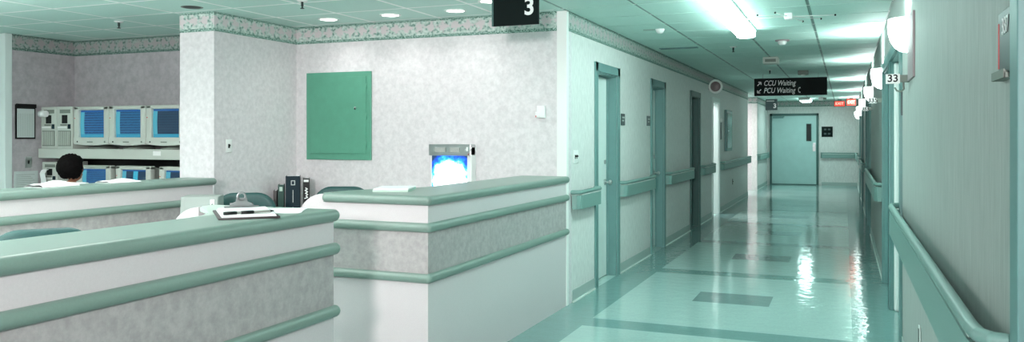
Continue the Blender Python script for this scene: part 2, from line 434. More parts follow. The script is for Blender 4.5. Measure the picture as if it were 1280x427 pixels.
# ------------------------------------------------------------------ doors along the corridor
dn = 0
def lever(parent, x, y, z, sx):
    b = MB(); b.cyl((x, y, z), (x+sx*.012, y, z), .032, 'steel', n=20)
    b.cyl((x, y, z), (x+sx*.05, y, z), .01, 'steel'); b.ball((x+sx*.062, y, z), .027, 'steel', (.75, 1, 1))
    b.build('door_knob', parent)
def side_door(y0, y1, x, s, leaf, frame='teal', knob=None, opened=False, rec=.105, kick=False):
    """x: wall face, s: +1 when the corridor lies towards +X"""
    global dn; dn += 1
    c = .085; pr = .018
    L = MB()
    if not opened:
        L.box(*sorted((x-s*(rec+.04), x-s*rec)), y0+.004, y1-.004, .008, DH-.004, leaf)
    else:
        L.box(*sorted((x-s*(.16), x-s*(.16+(y1-y0)*.95))), y1+.01, y1+.05, .008, DH-.004, leaf)
    root = struct(L.build('door_%d' % dn))
    f = MB()
    X = lambda a, b_: sorted((x+s*a, x+s*b_))
    for ya, yb in ((y0-c, y0), (y1, y1+c)): f.box(*X(0, pr), ya, yb, 0, DH+c, frame)
    f.box(*X(0, pr), y0-c, y1+c, DH, DH+c, frame)
    f.box(*X(-.14, 0), y0-.001, y0+.012, 0, DH, frame); f.box(*X(-.14, 0), y1-.012, y1+.001, 0, DH, frame)
    f.box(*X(-.14, 0), y0, y1, DH-.012, DH, frame)
    if not opened:
        f.box(*X(-rec, -rec+.018), y1-.028, y1-.012, 0, DH, frame); f.box(*X(-rec, -rec+.018), y0, y1, DH-.028, DH-.012, frame)
    f.build('door_frame', root, bevel=.003)
    if not opened:
        ky = y1-.09 if knob != 'near' else y0+.09
        lever(root, x-s*rec, ky, .98 if s > 0 else 1.0, s)
        b = MB(); b.cyl((x-s*rec, ky, 1.19), (x-s*rec+s*.012, ky, 1.19), .022, 'steel'); b.build('deadbolt', root)
    return root
side_door(*left_open[0], XL, 1, 'door'); side_door(*left_open[1], XL, 1, 'door')
side_door(*left_open[2], XL, 1, 'wooddk', 'tealdk', opened=True); side_door(*left_open[3], XL, 1, 'door', 'door', opened=True)  # door three painted darker for falloff shade, door four paler for room light
side_door(*right_open[0], XR, -1, 'door', rec=.07)
for o in right_open[1:]: side_door(*o, XR, -1, 'door', rec=.085, knob='near')

# double-tone corner post between the two near doors on the right
struct(MB().box(.380, .437, 7.385, 7.436, 0, DH-.015, 'white').build('trim_12', bevel=.018))

# the end door
b = MB(); b.box(-2.06, -.79, YE-.035, YE-.005, .01, 2.09, 'enddoor'); ed = struct(b.build('door_12'))
b = MB()
for xa, xb in ((-2.12, -2.06), (-.79, -.725)): b.box(xa, xb, YE-.05, YE, 0, 2.16, 'tealdk')
b.box(-2.12, -.725, YE-.05, YE, 2.09, 2.16, 'tealdk'); b.box(-2.06, -.79, YE-.04, YE-.01, 0, .03, 'tealdk'); b.build('door_frame', ed)
b = MB(); b.box(-1.075, -.925, YE-.045, YE-.033, 1.32, 1.85, 'tealdk'); b.box(-1.06, -.94, YE-.047, YE-.04, 1.335, 1.835, 'glassdk'); b.build('door_window', ed)
b = MB(); b.box(-.89, -.81, YE-.045, YE-.033, 1.02, 1.27, 'steel'); b.cyl((-.85, YE-.045, 1.17), (-.85, YE-.09, 1.17), .022, 'steel'); b.box(-.90, -.84, YE-.10, YE-.08, 1.155, 1.185, 'steel'); b.build('door_handle', ed, bevel=.004)
b = MB(); b.box(-2.03, -1.72, YE-.09, YE-.035, 2.02, 2.08, 'teal'); b.box(-1.75, -1.70, YE-.075, YE-.05, 2.05, 2.10, 'teal'); b.build('door_closer', ed, bevel=.004)

# ------------------------------------------------------------------ nurse-station counters
def arcpts(cx, cz, r, a0, a1, n=12):
    return [(cx+r*math.cos(a0+(a1-a0)*k/n), cz+r*math.sin(a0+(a1-a0)*k/n)) for k in range(n+1)]
ZT, ZC = 1.112, 1.055
def layers(b, fn):
    """white plinth, grey band, white fascia: fn(z0,z1,mat)"""
    fn(0, .635, 'lam'); fn(.635, .928, 'band'); fn(.928, ZC, 'lam')
def counter(name, label, ya, yb, xf, xi, ret_y=None, ret_dir=1, cap_poly=None, rail_paths=(), cap_path=(), ret_top=None):
    t = thing(name, (xf-.06, (ya+yb)/2, 0), label, 'counter'); ox, oy = xf-.06, (ya+yb)/2
    T = Matrix.Translation((-ox, -oy, 0))
    b = MB(); layers(b, lambda z0, z1, m: b.box(xf-.12-ox, xf-ox, ya-oy, yb-oy, z0, z1, m)); b.build('front_panel', t)
    if ret_y is not None:
        s = ret_dir; y0_, y1_ = sorted((ret_y, ret_y+s*.10))
        b = MB(); xe = -2.93
        layers(b, lambda z0, z1, m: b.box(xe-ox, xf-.12-ox, y0_-oy, y1_-oy, z0, z1, m))
        layers(b, lambda z0, z1, m: b.box(xe-.2-ox, xe-ox, y0_-oy, y1_-oy, z0, min(z1, .91), m) if z0 < .9 else None)
        poly = [(xe-ox, .905)]+[(x-ox, z) for x, z in arcpts(xe, .905, .2, PI/2, PI)]
        b.prism(poly, y0_-oy, y1_-oy, 'lam', 'y'); b.build('end_panel', t)
    c = MB(); c.prism([(x-ox, y-oy) for x, y in cap_poly], ZC, ZT, 'cap', 'z')
    c.tube([(x-ox, y-oy, (ZC+ZT)/2) for x, y in cap_path], (ZT-ZC)/2, 'cap', n=20); c.build('countertop', t)
    if ret_top: MB().prism([(x-ox, y-oy) for x, y in ret_top], ZT-.022, ZT-.001, 'worktop', 'z').build('return_top', t, bevel=.004)
    for z in (.928, .636):
        for p in rail_paths:
            r = MB(); r.tube([(x-ox, y-oy, z) for x, y in p], .028, 'cap', n=20); r.build('trim_rail', t)
    return t
counter('reception_counter', 'foreground reception counter with a clipboard on its sage green ledge', -.8, 3.154, XL, -2.54, 3.154, -1,
        [(XL, -.8), (XL, 3.154), (-2.54, 3.154), (-2.54, -.8)],
        [[(XL, -.8), (XL, 3.16)]], [(XL, -.8), (XL, 3.154), (-2.50, 3.154)], [(-2.541, 3.15), (-2.93, 3.15), (-2.925, 3.07), (-2.86, 2.99), (-2.76, 2.92), (-2.65, 2.82), (-2.575, 2.70), (-2.541, 2.56)])
counter('reception_counter', 'long reception counter meeting the wall, below the glowing film viewer', 4.076, YB-.01, XL, -2.62, 4.076, 1,
        [(XL, YB-.01), (XL, 4.076), (-2.93, 4.076), (-2.93, 4.14), (-2.90, 4.30), (-2.84, 4.46), (-2.74, 4.58), (-2.66, 4.68), (-2.62, 4.80), (-2.62, YB-.01)],
        [[(XL, YB-.0), (XL, 4.076), (-3.0, 4.076)]], [(XL, YB-.0), (XL, 4.076), (-2.905, 4.076)])
XC = -4.815
counter('reception_counter', 'rear station counter in front of the seated person and monitors', -.8, 5.18, XC, -5.1, None, 1,
        [(XC, -.8), (XC, 5.18), (-5.10, 5.18), (-5.10, -.8)], [[(XC, -.8), (XC, 5.18)]], [(XC, -.8), (XC, 5.18), (-5.10, 5.18)])

# lower work surfaces
def desk(label, x0, x1, y0, y1, legs):
    cx, cy = (x0+x1)/2, (y0+y1)/2; t = thing('work_desk', (cx, cy, 0), label, 'desk')
    MB().rbox(x0-cx, x1-cx, y0-cy, y1-cy, .715, .75, 'worktop', .008).build('desktop', t)
    for x, y, w, d in legs: MB().box(x-w-cx, x+w-cx, y-d-cy, y+d-cy, 0, .715, 'lam').build('support_panel', t)
desk('back work desk under the green wall panel holding the binders', -5.02, -2.36, 5.98, YB-.02, [(-4.99, 6.25, .015, .25), (-3.6, 6.25, .015, .25), (-2.40, 6.25, .015, .25)])
desk('low desk built behind the foreground reception counter', -3.02, -2.345, -.6, 3.04, [(-2.7, -.55, .3, .015), (-2.7, 3.0, .3, .015)])
desk('side work desk in front of the rear counter carrying a white box', -4.77, -4.20, 2.6, 4.78, [(-4.5, 2.64, .25, .015), (-4.5, 4.74, .25, .015)])

# ------------------------------------------------------------------ chairs
def make_chair():
    t = thing('office_chair', (0, 0, 0), '', 'chair')
    def rslab(w, h, d, r, nz=8):
        # rounded-corner upholstered slab in XZ, thickness along Y, with pillowed faces
        b2 = bmesh.new(); pts = []
        for cx, cz, a in ((w/2-r, h/2-r, 0), (-w/2+r, h/2-r, PI/2), (-w/2+r, -h/2+r, PI), (w/2-r, -h/2+r, 1.5*PI)):
            for k in range(9): pts.append((cx+r*math.cos(a+PI/2*k/8), cz+r*math.sin(a+PI/2*k/8)))
        rings = []
        for f, y in ((.0, -d/2), (.55, -d/2), (.86, -d/2+.004), (.96, -d/2+.012), (1, -d*.12), (1, d*.12), (.96, d/2-.012), (.86, d/2-.004), (.55, d/2), (.0, d/2)):
            if f == 0: rings.append([b2.verts.new((0, y, 0))]); continue
            rings.append([b2.verts.new((x*f, y, z*f)) for x, z in pts])
        n = len(pts)
        for i in range(len(rings)-1):
            A, B = rings[i], rings[i+1]
            for k in range(n):
                if len(A) == 1: b2.faces.new((A[0], B[k], B[(k+1) % n]))
                elif len(B) == 1: b2.faces.new((A[k], B[0], A[(k+1) % n]))
                else: b2.faces.new((A[k], B[k], B[(k+1) % n], A[(k+1) % n]))
        return b2
    b = MB(); b2 = rslab(.49, .42, .06, .15)
    for v in b2.verts: v.co.y += -.22*(v.co.x**2)*1.6      # wrap-around curve
    b.merge(b2, 'uph', Matrix.Translation((0, -.02, .79)) @ Matrix.Rotation(.10, 4, 'X'), True); b.build('backrest', t)
    b = MB(); b2 = rslab(.47, .46, .075, .13)
    b.merge(b2, 'uph', Matrix.Translation((0, .25, .455)) @ Matrix.Rotation(PI/2, 4, 'X'), True); b.build('seat', t)
    b = MB(); b.tube([(0, -.065, .68), (0, -.085, .50), (0, -.05, .40), (0, .16, .385)], .016, 'black'); b.build('back_support', t)
    b = MB(); b.cyl((0, .23, .10), (0, .23, .30), .028, 'black'); b.cyl((0, .23, .28), (0, .23, .415), .017, 'steel'); b.box(-.08, .08, .14, .32, .395, .418, 'black'); b.build('gas_column', t)
    for k in range(5):
        a = 2*PI*k/5+.3; u = Vector((math.cos(a), math.sin(a), 0)); c0 = Vector((0, .23, .12))
        b = MB(); b.cyl(c0, c0+u*.27+Vector((0, 0, -.045)), .022, 'black', r1=.014); leg = b.build('leg', t)
        e = c0+u*.27; w = u.cross(Vector((0, 0, 1))); e.z = .028
        b = MB(); b.cyl(e-w*.022, e+w*.022, .027, 'black'); b.cyl(e, e+Vector((0, 0, .045)), .007, 'steel'); b.build('caster', leg)
    return t
def copy_tree(o, parent=None):
    c = o.copy(); C.objects.link(c)
    if parent: c.parent = parent
    for ch in list(o.children): copy_tree(ch, c)
    return c
chair0 = make_chair(); bpy.context.view_layer.update()
chairs = [(-4.50, 5.22, .50, 'teal office chair in front of the back desk, left of the dark binders', 1.0),
          (-3.92, 5.74, .42, 'teal office chair tucked behind the rounded white end of the long counter', 1.035),
          (-3.62, 2.75, 0, 'teal office chair at the left edge behind the foreground counter', 1.0),
          (-6.50, 4.98, 0, 'teal office chair the person at the monitors sits on', .95)]
for i, (x, y, r, lab, top) in enumerate(chairs):
    c = chair0 if i == 0 else copy_tree(chair0)
    c.location = (x, y, 0); c.rotation_euler.z = r; c['label'] = lab; c['group'] = 'teal chairs inside the station'; c['category'] = 'chair'
bpy.context.view_layer.update()
# chair three faces the foreground counter
allc = [o for o in bpy.data.objects if o.name.startswith('office_chair')]
for o in allc:
    if 'left edge' in o['label']: o.rotation_euler.z = -2.22
for c in allc:                                   # seat backs are set to slightly different heights
    top = [t[4] for t in chairs if t[3] == c['label']][0]
    for ch in c.children:
        if ch.name.startswith('backrest'): ch.location.z = top-1.0

# ------------------------------------------------------------------ things on the foreground counter
cb = thing('clipboard', (-2.40, 2.775, ZT), 'clipboard with white forms and a steel clip on the foreground ledge', 'clipboard', math.radians(46))
b = MB(); b.rbox(-.122, .122, -.19, .21, 0, .008, 'board', .002); b.build('backing_board', cb)
b = MB()
for k in range(5): b.box(-.108+.002*k, .108-.001*k, -.185+.003*k, .185, .0085+k*.0022, .0102+k*.0022, 'paper')
b.build('form_sheets', cb)
b = MB(); b.box(-.03, .085, -.17, -.155, .0195, .0200, 'beigedk'); b.build('printed_heading', cb)
b = MB(); b.box(-.075, .075, .165, .205, .0195, .025, 'clipsteel')
b.prism([(-.055, .02), (.055, .02), (.05, .035), (.026, .045), (.022, .062), (-.022, .062), (-.026, .045), (-.05, .035)], .178, .186, 'clipsteel', 'y')
b.cyl((-.05, .19, .03), (.05, .19, .03), .009, 'clipsteel')
b.lathe([(.012, -.004), (.022, -.004), (.022, .004), (.012, .004), (.012, -.004)], 'clipsteel', (0, .182, .068), axis='y', n=20); b.build('clip', cb, bevel=.001)
for i, (x, y, a, lab) in enumerate(((-2.262, 2.64, .28, 'black pen lying left on the forms of the clipboard'), (-2.226, 2.70, .30, 'black pen with pale cap lying right on the clipboard'))):
    p = thing('pen', (x-.035, y-.0, ZT+.0205), lab, 'pen', a+.75)
    b = MB(); b.cyl((-.065, 0, .006), (.045, 0, .006), .0055, 'beigedk'); b.cyl((.045, 0, .006), (.062, 0, .006), .0055, 'black', r1=.0015); b.build('barrel', p)
    b = MB(); b.cyl((-.078, 0, .006), (-.025, 0, .006), .0066, 'black'); b.box(-.07, -.03, -.0015, .0015, .0115, .0135, 'steel'); b.build('cap', p)
sh = MB()
for k in range(3): sh.box(-.098, .098, -.13, .13, .0007*k, .0007*k+.0006, 'paper', Matrix.Rotation(.04*k, 4, 'Z'))
s_ = sh.build('paper_sheet', loc=(-2.375, 2.985, ZT+.001), rotz=math.radians(28)); tag(s_, 'loose white sheets lying right of the clipboard on the ledge', 'paper')
# papers on the long counter
b = MB(); b.box(-.11, .11, -.15, .15, 0, .012, 'lid'); b.box(-.105, .112, -.148, .145, .012, .02, 'paper'); o = b.build('paper_pad', loc=(-2.635, 4.42, ZT), rotz=.35); tag(o, 'pale pad of paper lying near the corner of the long counter', 'paper pad')
# white box on the side desk
wb = thing('label_printer', (-4.39, 4.62, .75), 'white sloped box with a small latch behind the foreground counter', 'printer', -.42+math.radians(50))
wb.rotation_euler.z = math.radians(34)
b = MB(); b.prism([(-.16, 0), (.15, 0), (.15, .265), (-.10, .265), (-.155, .05)], -.135, .125, 'greybox', 'x'); b.build('housing', wb, bevel=.006)
b = MB(); b.prism([(-.172, .03), (-.112, .262), (-.104, .262), (-.164, .03)], -.11, .12, 'greybox', 'x'); b.build('front_cover', wb, bevel=.002)
b = MB(); b.rbox(.07, .10, -.128, -.108, .20, .245, 'white', .003); b.cyl((.085, -.129, .208), (.085, -.118, .208), .008, 'beigedk'); b.build('latch', wb)

# ------------------------------------------------------------------ binders on the back desk
def book(name, x, w, h, d, col, lab, y=6.32, rz=0, decor=None, cat='book'):
    t = thing(name, (x, y, .75), lab, cat, rz)
    b = MB(); b.box(-w/2, -w/2+.004, -d/2, d/2, 0, h, col); b.box(w/2-.004, w/2, -d/2, d/2, 0, h, col); b.box(-w/2, w/2, -d/2-.002, -d/2+.005, 0, h, col); b.build('cover', t, bevel=.0015)
    MB().box(-w/2+.006, w/2-.006, -d/2+.008, d/2-.006, .005, h-.006, 'paper').build('pages', t)
    if decor: decor(t, w, h, -d/2-.002)
def dec_navy(t, w, h, y):
    b = MB(); b.box(-.016, .022, y-.0012, y, h-.085, h-.04, 'lettergr'); b.box(-.009, .014, y-.0016, y-.0011, h-.078, h-.047, 'navy'); b.build('spine_emblem', t)
    MB().box(0, .005, y-.0012, y, .09, h-.13, 'lettergr').build('spine_lettering', t)
    MB().prism([(-.012, .02), (.016, .02), (.002, .05)], y-.0012, y, 'lettergr', 'y').build('spine_mark', t)
def dec_black(t, w, h, y):
    b = MB(); b.box(-w*.38, w*.38, y-.0012, y, h-.034, h-.012, 'letter'); b.build('spine_band', t)
    b = MB()
    b.tube([(-.004, y, .222), (.010, y, .212), (-.010, y, .198), (.012, y, .186), (-.006, y, .172), (.014, y, .160), (-.002, y, .148), (.012, y, .134), (-.012, y, .124)], .0055, 'letter', n=8)
    b.build('spine_script', t)
    b = MB(); b.box(-.012, .016, y-.0012, y, .02, .04, 'letter'); b.build('spine_mark', t)
def dec_grey(t, w, h, y):
    b = MB(); b.box(-w*.25, w*.28, y-.0012, y, h-.06, h-.02, 'lid'); b.build('spine_label', t)
    for q in (-w*.2, w*.2): MB().box(q-w*.1, q+w*.1, y-.0012, y, .02, .045, 'lettergr').build('spine_mark', t)
RZ = .62
for (cx_, w_, h_, d_, col, lab, dec, cat_) in ((-4.955, .030, .20, .20, 'board', 'thin grey-brown book standing against the wall corner, leftmost of the row', None, 'book'),
        (-4.912, .052, .255, .20, 'greenbk', 'slim grey-green book left of the tall navy binder', dec_grey, 'book'),
        (-4.825, .128, .335, .22, 'navy', 'tall navy binder with a lettered spine, tallest in the row', dec_navy, 'binder'),
        (-4.726, .058, .312, .20, 'black', 'black binder with white script on its spine, right end of the row', dec_black, 'binder')):
    q = (cx_+4.825)/math.cos(RZ)*1.0
    book('binder', -4.825+q*math.cos(RZ), w_, h_, d_, col, lab, y=6.235+q*math.sin(RZ), rz=RZ, decor=dec, cat=cat_)

# ------------------------------------------------------------------ green wall panel
t = thing('electrical_panel', (-4.53, YB-.003, 1.229), 'green metal electrical panel on the wall behind the station', 'electrical panel')
w = .372
b = MB(); b.box(-w, w, -.014, 0, 0, .848, 'panelgr'); b.build('cover', t, bevel=.003)
b = MB(); b.box(-w+.055, w-.055, -.021, -.014, .062, .80, 'panelgr'); b.build('door', t, bevel=.002)
b = MB()
b.bm.free()
for z in (.15, .42, .70): MB().cyl((w-.05, -.020, z-.03), (w-.05, -.020, z+.03), .006, 'panelgr').build('hinge', t)
b = MB(); b.cyl((.20, -.030, .50), (.20, -.018, .50), .011, 'steel'); b.box(.195, .205, -.034, -.030, .482, .50, 'black'); b.build('latch', t)

# wall devices
def plate(name, loc, n, w, h, lab, cat, m='white', toggles=1, tm='black'):
    """n: 'x' faces +X, 'y' faces -Y"""
    t = thing(name, loc, lab, cat, 0 if n == 'y' else PI/2)
    b = MB(); b.rbox(-w/2, w/2, -.007, 0, -h/2, h/2, m, .003); b.build('plate', t)
    for k in range(toggles):
        x = (k-(toggles-1)/2)*.046
        b = MB(); b.box(x-.010, x+.010, -.009, -.006, -.018, .018, tm); b.box(x-.005, x+.005, -.02, -.006, -.002, .012, tm); b.build('toggle', t)
    return t
plate('light_switch', (-5.032, 5.60, 1.37), 'x', .075, .118, 'white light switch low on the mint wall beside the binders', 'light switch')
plate('light_switch', (XL+.001, 6.80, 1.275), 'x', .14, .118, 'white double switch plate right of the white corner guard', 'light switch', toggles=2, tm='black')
plate('light_switch', (-8.099, 5.98, 1.18), 'x', .075, .12, 'steel switch plate under the wall clipboard by the monitors', 'light switch', m='steel')
t = thing('wall_thermostat', (-2.437, YB, 1.665), 'small white thermostat box on the wall below the big sign', 'thermostat')
b = MB(); b.rbox(-.035, .04, -.035, 0, -.05, .055, 'white', .006); b.build('housing', t)
b = MB(); b.rbox(-.042, -.012, -.05, -.034, -.045, .0, 'white', .003); b.box(-.038, -.030, -.052, -.049, -.045, -.03, 'red'); b.build('dial', t)

# ------------------------------------------------------------------ film viewer with x-ray
t = thing('film_viewer', (-3.27, YB, .86), 'lit x-ray film viewer with steel hood mounted above the counter', 'film viewer')
b = MB(); b.box(-.205, .205, -.10, 0, 0, .50, 'white'); b.build('housing', t, bevel=.004)
b = MB(); b.box(-.215, .205, -.118, -.02, .425, .525, 'steel'); hood = b.build('hood', t, bevel=.004)
b = MB(); b.box(-.155, -.04, -.122, -.117, .455, .495, 'beigedk')
for k in range(5): b.box(-.15, -.045, -.124, -.121, .458+.008*k, .461+.008*k, 'white')
b.build('vent', hood)
b = MB(); b.box(.0, .10, -.122, -.117, .455, .495, 'beigedk')
for k in range(5): b.box(.004, .096, -.124, -.121, .458+.008*k, .461+.008*k, 'white')
b.build('vent', hood)
b = MB(); b.box(.165, .18, -.124, -.117, .465, .50, 'white'); b.cyl((.185, -.122, .435), (.185, -.117, .435), .005, 'red'); b.build('switch', hood)
b = MB(); b.quad([(-.19, -.1025, .02), (.165, -.1025, .02), (.165, -.1025, .422), (-.19, -.1025, .422)], 'xray', [(0, 0), (1, 0), (1, 1), (0, 1)]); b.build('film', t)

# ------------------------------------------------------------------ monitor console in the alcove
YC = 6.08
cx = -6.76
def cbx(b, x0, x1, y0, y1, z0, z1, m): b.box(x0-cx, x1-cx, y0-6.3, y1-6.3, z0, z1, m)
t = thing('console_shelf', (cx, 6.3, 0), 'long grey shelf across the alcove carrying the upper row of monitors', 'shelf')
b = MB(); cbx(b, -8.08, -5.43, YC, 6.53, 1.222, 1.325, 'beige'); b.build('shelf_board', t, bevel=.006)
b = MB(); cbx(b, -6.42, -6.32, YC-.004, YC-.0005, 1.262, 1.308, 'white'); b.build('label_card', t)
t = thing('console_worktop', (cx, 6.3, 0), 'low console worktop in the alcove under the lower row of monitors', 'worktop')
b = MB(); cbx(b, -8.08, -5.43, 5.80, 6.53, .78, .82, 'worktop'); b.build('worktop_board', t, bevel=.006)
for x in (-8.06, -5.45): MB().box(x-.015-cx, x+.015-cx, 5.95-6.3, 6.5-6.3, 0, .78, 'beige').build('side_support', t)
struct(MB().box(-8.08, -5.43, 6.536, 6.5445, .82, 1.222, 'black').build('trim_13'))  # black back panel of the console, built as wall trim

def crt(x, z0, w, h, scr, lab, fy=YC+.02, deep=.36, stand=True, tilt=0):
    z0 += 0 if stand else .0095
    t = thing('patient_monitor', (x, fy, z0), lab, 'monitor', 0, 'patient monitors on the console')
    zb = .045 if stand else 0
    b = MB(); r = .012
    ow, oh = w/2-.0, h; sw, s0, s1 = w*.355, .075, h-.04
    # bezel as four bars around the screen, chin bulging
    b.rbox(-ow, -sw, -.02, .05, zb, zb+oh, 'beige', r); b.rbox(sw, ow, -.02, .05, zb, zb+oh, 'beige', r)
    b.rbox(-ow, ow, -.02, .05, zb+s1, zb+oh, 'beige', r)
    b.prism([(-ow, zb+.02), (-ow+.03, zb+.004), (-.08, zb-.008), (.08, zb-.008), (ow-.03, zb+.004), (ow, zb+.02), (ow, zb+s0), (-ow, zb+s0)], -.022, .05, 'beige', 'y')
    b.build('bezel', t, bevel=.003)
    b = MB(); a = [(-ow+.01, .045, zb+.02), (ow-.01, .045, zb+.02), (ow-.01, .045, zb+oh-.01), (-ow+.01, .045, zb+oh-.01)]
    q = [(-ow*.55, deep, zb+.06), (ow*.55, deep, zb+.06), (ow*.55, deep, zb+oh*.78), (-ow*.55, deep, zb+oh*.78)]
    va = [b.bm.verts.new(p) for p in a]; vb = [b.bm.verts.new(p) for p in q]
    b._tag([b.bm.faces.new(va), b.bm.faces.new(vb[::-1])]+[b.bm.faces.new((va[i], va[(i+1) % 4], vb[(i+1) % 4], vb[i])) for i in range(4)], 'beige'); b.build('rear_shell', t)
    # curved glass
    b = MB(); N = 8; uvl = b.bm.loops.layers.uv.verify(); g = {}
    for i in range(N+1):
        for j in range(N+1):
            u, v = i/N, j/N
            g[i, j] = b.bm.verts.new((-sw+2*sw*u, -.004+.03*((u-.5)**2+(v-.5)**2), zb+s0+(s1-s0)*v))
    fs = []
    for i in range(N):
        for j in range(N):
            f = b.bm.faces.new((g[i, j], g[i+1, j], g[i+1, j+1], g[i, j+1])); fs.append(f)
            for lp, (a_, c_) in zip(f.loops, ((i, j), (i+1, j), (i+1, j+1), (i, j+1))): lp[uvl].uv = (a_/N, c_/N)
    b._tag(fs, scr, True); b.build('screen', t)
    b = MB(); b.box(-.05, .03, -.0245, -.021, zb+.022, zb+.034, 'beigedk'); b.cyl((-ow+.06, -.025, zb+.03), (-ow+.06, -.02, zb+.03), .008, 'black'); b.cyl((ow-.05, -.025, zb+.03), (ow-.05, -.02, zb+.03), .010, 'beigedk'); b.build('control_buttons', t)
    b = MB(); b.box(-ow+.012, -ow+.028, -.0225, -.0195, zb+oh*.68, zb+oh*.70, 'red'); b.build('indicator_lamp', t)
    if stand:
        b = MB(); b.lathe([(.0, 0), (.15, 0), (.15, .012), (.10, .022), (.07, .045), (0, .045)], 'beigedk', (0, .14, 0), n=28); b.build('swivel_base', t)
W = .505
crt(-7.29, 1.325, W, .40, 'scr0', 'upper left patient monitor with blue traces on the console shelf')
crt(-6.78, 1.325, W, .40, 'scr1', 'upper middle patient monitor with blue traces on the console shelf')
crt(-6.27, 1.325, W, .40, 'scr2', 'upper right patient monitor with a dark screen beside the white pillar')
crt(-7.26, .82, .50, .325, 'scr0', 'lower left patient monitor partly behind the person\'s head', stand=False)
crt(-6.70, .82, .48, .325, 'scr3', 'lower middle patient monitor with two cyan blocks under the shelf', stand=False)
crt(-6.10, .82, .50, .325, 'scr2', 'lower right patient monitor under the shelf beside the white pillar', stand=False)
def tower(x, z0, h, lab, roll, w=.235):
    t = thing('recorder_tower', (x, YC+.03, z0), lab, 'recorder', 0, 'chart recorders at the left of the console')
    b = MB(); b.rbox(-w/2, w/2, 0, .38, 0, h, 'beige', .006); b.build('housing', t)
    b = MB(); b.box(-w*.40, w*.40, -.004, .002, h*.06, h*.43, 'beigedk')
    for k in range(9): b.box(-w*.37+k*w*.085, -w*.34+k*w*.085, -.008, -.003, h*.08, h*.41, 'beige')
    b.build('vent_grille', t)
    b = MB(); b.box(-w*.15, w*.18, -.006, .002, h*.60, h*.80, 'black'); b.build('paper_slot', t)
    b = MB(); b.box(-w*.42, w*.15, -.006, .002, h*.485, h*.53, 'white'); b.box(w*.22, w*.38, -.006, .002, h*.47, h*.58, 'navy'); b.box(-w*.25, w*.15, -.006, .002, h*.545, h*.58, 'beigedk'); b.build('control_strip', t)
    b = MB(); b.box(-w*.3, w*.36, -.003, .002, h*.84, h*.93, 'beigedk'); b.build('top_recess', t)
    if roll == 'roll':
        b = MB(); b.cyl((-w*.30, -.045, h*.83), (w*.06, -.04, h*.83), .034, 'paper', n=24); b.build('paper_roll', t)
    if roll == 'strip':
        b = MB(); pr = [(-.012, h*.78), (-.04, h*.76), (-.06, h*.66), (-.045, h*.45), (-.05, h*.2), (-.048, h*.2), (-.043, h*.45), (-.057, h*.66), (-.037, h*.755), (-.012, h*.775)]
        b.prism([(y, z) for y, z in pr], -w*.32, w*.02, 'paper', 'x'); b.build('paper_strip', t)
tower(-7.955, 1.325, .45, 'upper left recorder with a white paper roll beside the clipboard', 'roll')
tower(-7.712, 1.325, .45, 'upper right recorder without a roll, left of the monitors', None)
tower(-7.94, .82, .36, 'lower recorder with a curling paper strip left of the person', 'strip')
# ------------------------------------------------------------------ notices in the alcove
t = thing('wall_clipboard', (-8.097, 5.945, 1.43), 'dark framed chart sheet hanging on the alcove wall', 'clipboard', PI/2)
b = MB(); b.box(-.115, .11, -.012, 0, 0, .365, 'black'); b.build('backing_board', t); b = MB(); b.box(-.10, .095, -.015, -.012, .015, .32, 'papergr')
for k in range(9): b.box(-.085+k*.02, -.083+k*.02, -.0156, -.0149, .03, .27, 'beigedk')
b.build('chart_sheet', t); MB().box(-.115, .11, -.03, -.012, .33, .372, 'black').build('clip', t, bevel=.004)
t = thing('wall_notice', (-8.097, 5.95, .90), 'pale printed notice low on the alcove wall', 'notice', PI/2)
b = MB(); b.box(-.13, .14, -.004, 0, 0, .185, 'papergr'); b.build('sheet', t)
b = MB()
for k in range(7): b.box(-.11, .10-.02*(k % 3), -.005, -.0035, .02+k*.021, .023+k*.021, 'beigedk')
b.build('printed_lines', t)

# ------------------------------------------------------------------ corridor handrails
def hrail(label, pts, z0=.82, z1=.985, inner=None, s=1, wall=None):
    """pts: plan path of the rail's outer face, in order"""
    ox, oy = pts[0]; t = thing('handrail', (ox, oy, 0), label, 'handrail')
    loc = [(x-ox, y-oy) for x, y in pts]
    b = MB()
    b.tube([(x, y, z1-.018) for x, y in loc], .019, 'rail', n=16); b.build('grip_rail', t)
    b = MB()
    for i in range(len(loc)-1):
        a, c = Vector(loc[i]), Vector(loc[i+1]); d = (c-a).normalized(); n_ = Vector((-d.y, d.x))*.012
        b.prism([(a+n_)[:], (c+n_)[:], (c-n_)[:], (a-n_)[:]], z0, z1-.045, 'rail', 'z')
        if 0 < i: b.cyl((a.x, a.y, z0), (a.x, a.y, z1-.045), .012, 'rail')
    b.build('bumper_board', t)
    b = MB()
    for i in range(len(loc)-1):
        a, c = Vector(loc[i]), Vector(loc[i+1])
        if (c-a).length < .3: continue
        d = (c-a).normalized(); n_ = Vector((-d.y, d.x))*.006
        b.prism([(a+n_)[:], (c+n_)[:], (c-n_)[:], (a-n_)[:]], z1-.046, z1-.025, 'white', 'z')
    b.build('spacer_strip', t)
    # brackets back to the wall
    for i in range(len(loc)-1):
        a, c = Vector(loc[i]), Vector(loc[i+1]); L_ = (c-a).length
        if L_ < .5 or wall is None: continue
        n = max(2, int(L_/1.6)+1)
        for k in range(n):
            p = a.lerp(c, (k+.5)/n)
            b = MB(); b.box(*sorted((p.x, wall-ox)), p.y-.009, p.y+.009, z0+.02, z1-.09, 'tealdk'); b.build('bracket', t)
    return t
def left_rail(lab, y0, y1, **k):
    o = .075
    hrail(lab, [(XL+.012, y0), (XL+.045, y0+.012), (XL+.068, y0+.035), (XL+o, y0+.07), (XL+o, y1-.07), (XL+.068, y1-.035), (XL+.012, y1-.005)], wall=XL, **k)
left_rail('short green handrail between the white corner and the first left door', 6.68, 7.38)
left_rail('green handrail between the first and second doors on the left', 8.30, 9.76)
left_rail('green handrail between the second and third doors on the left', 10.66, 12.50)
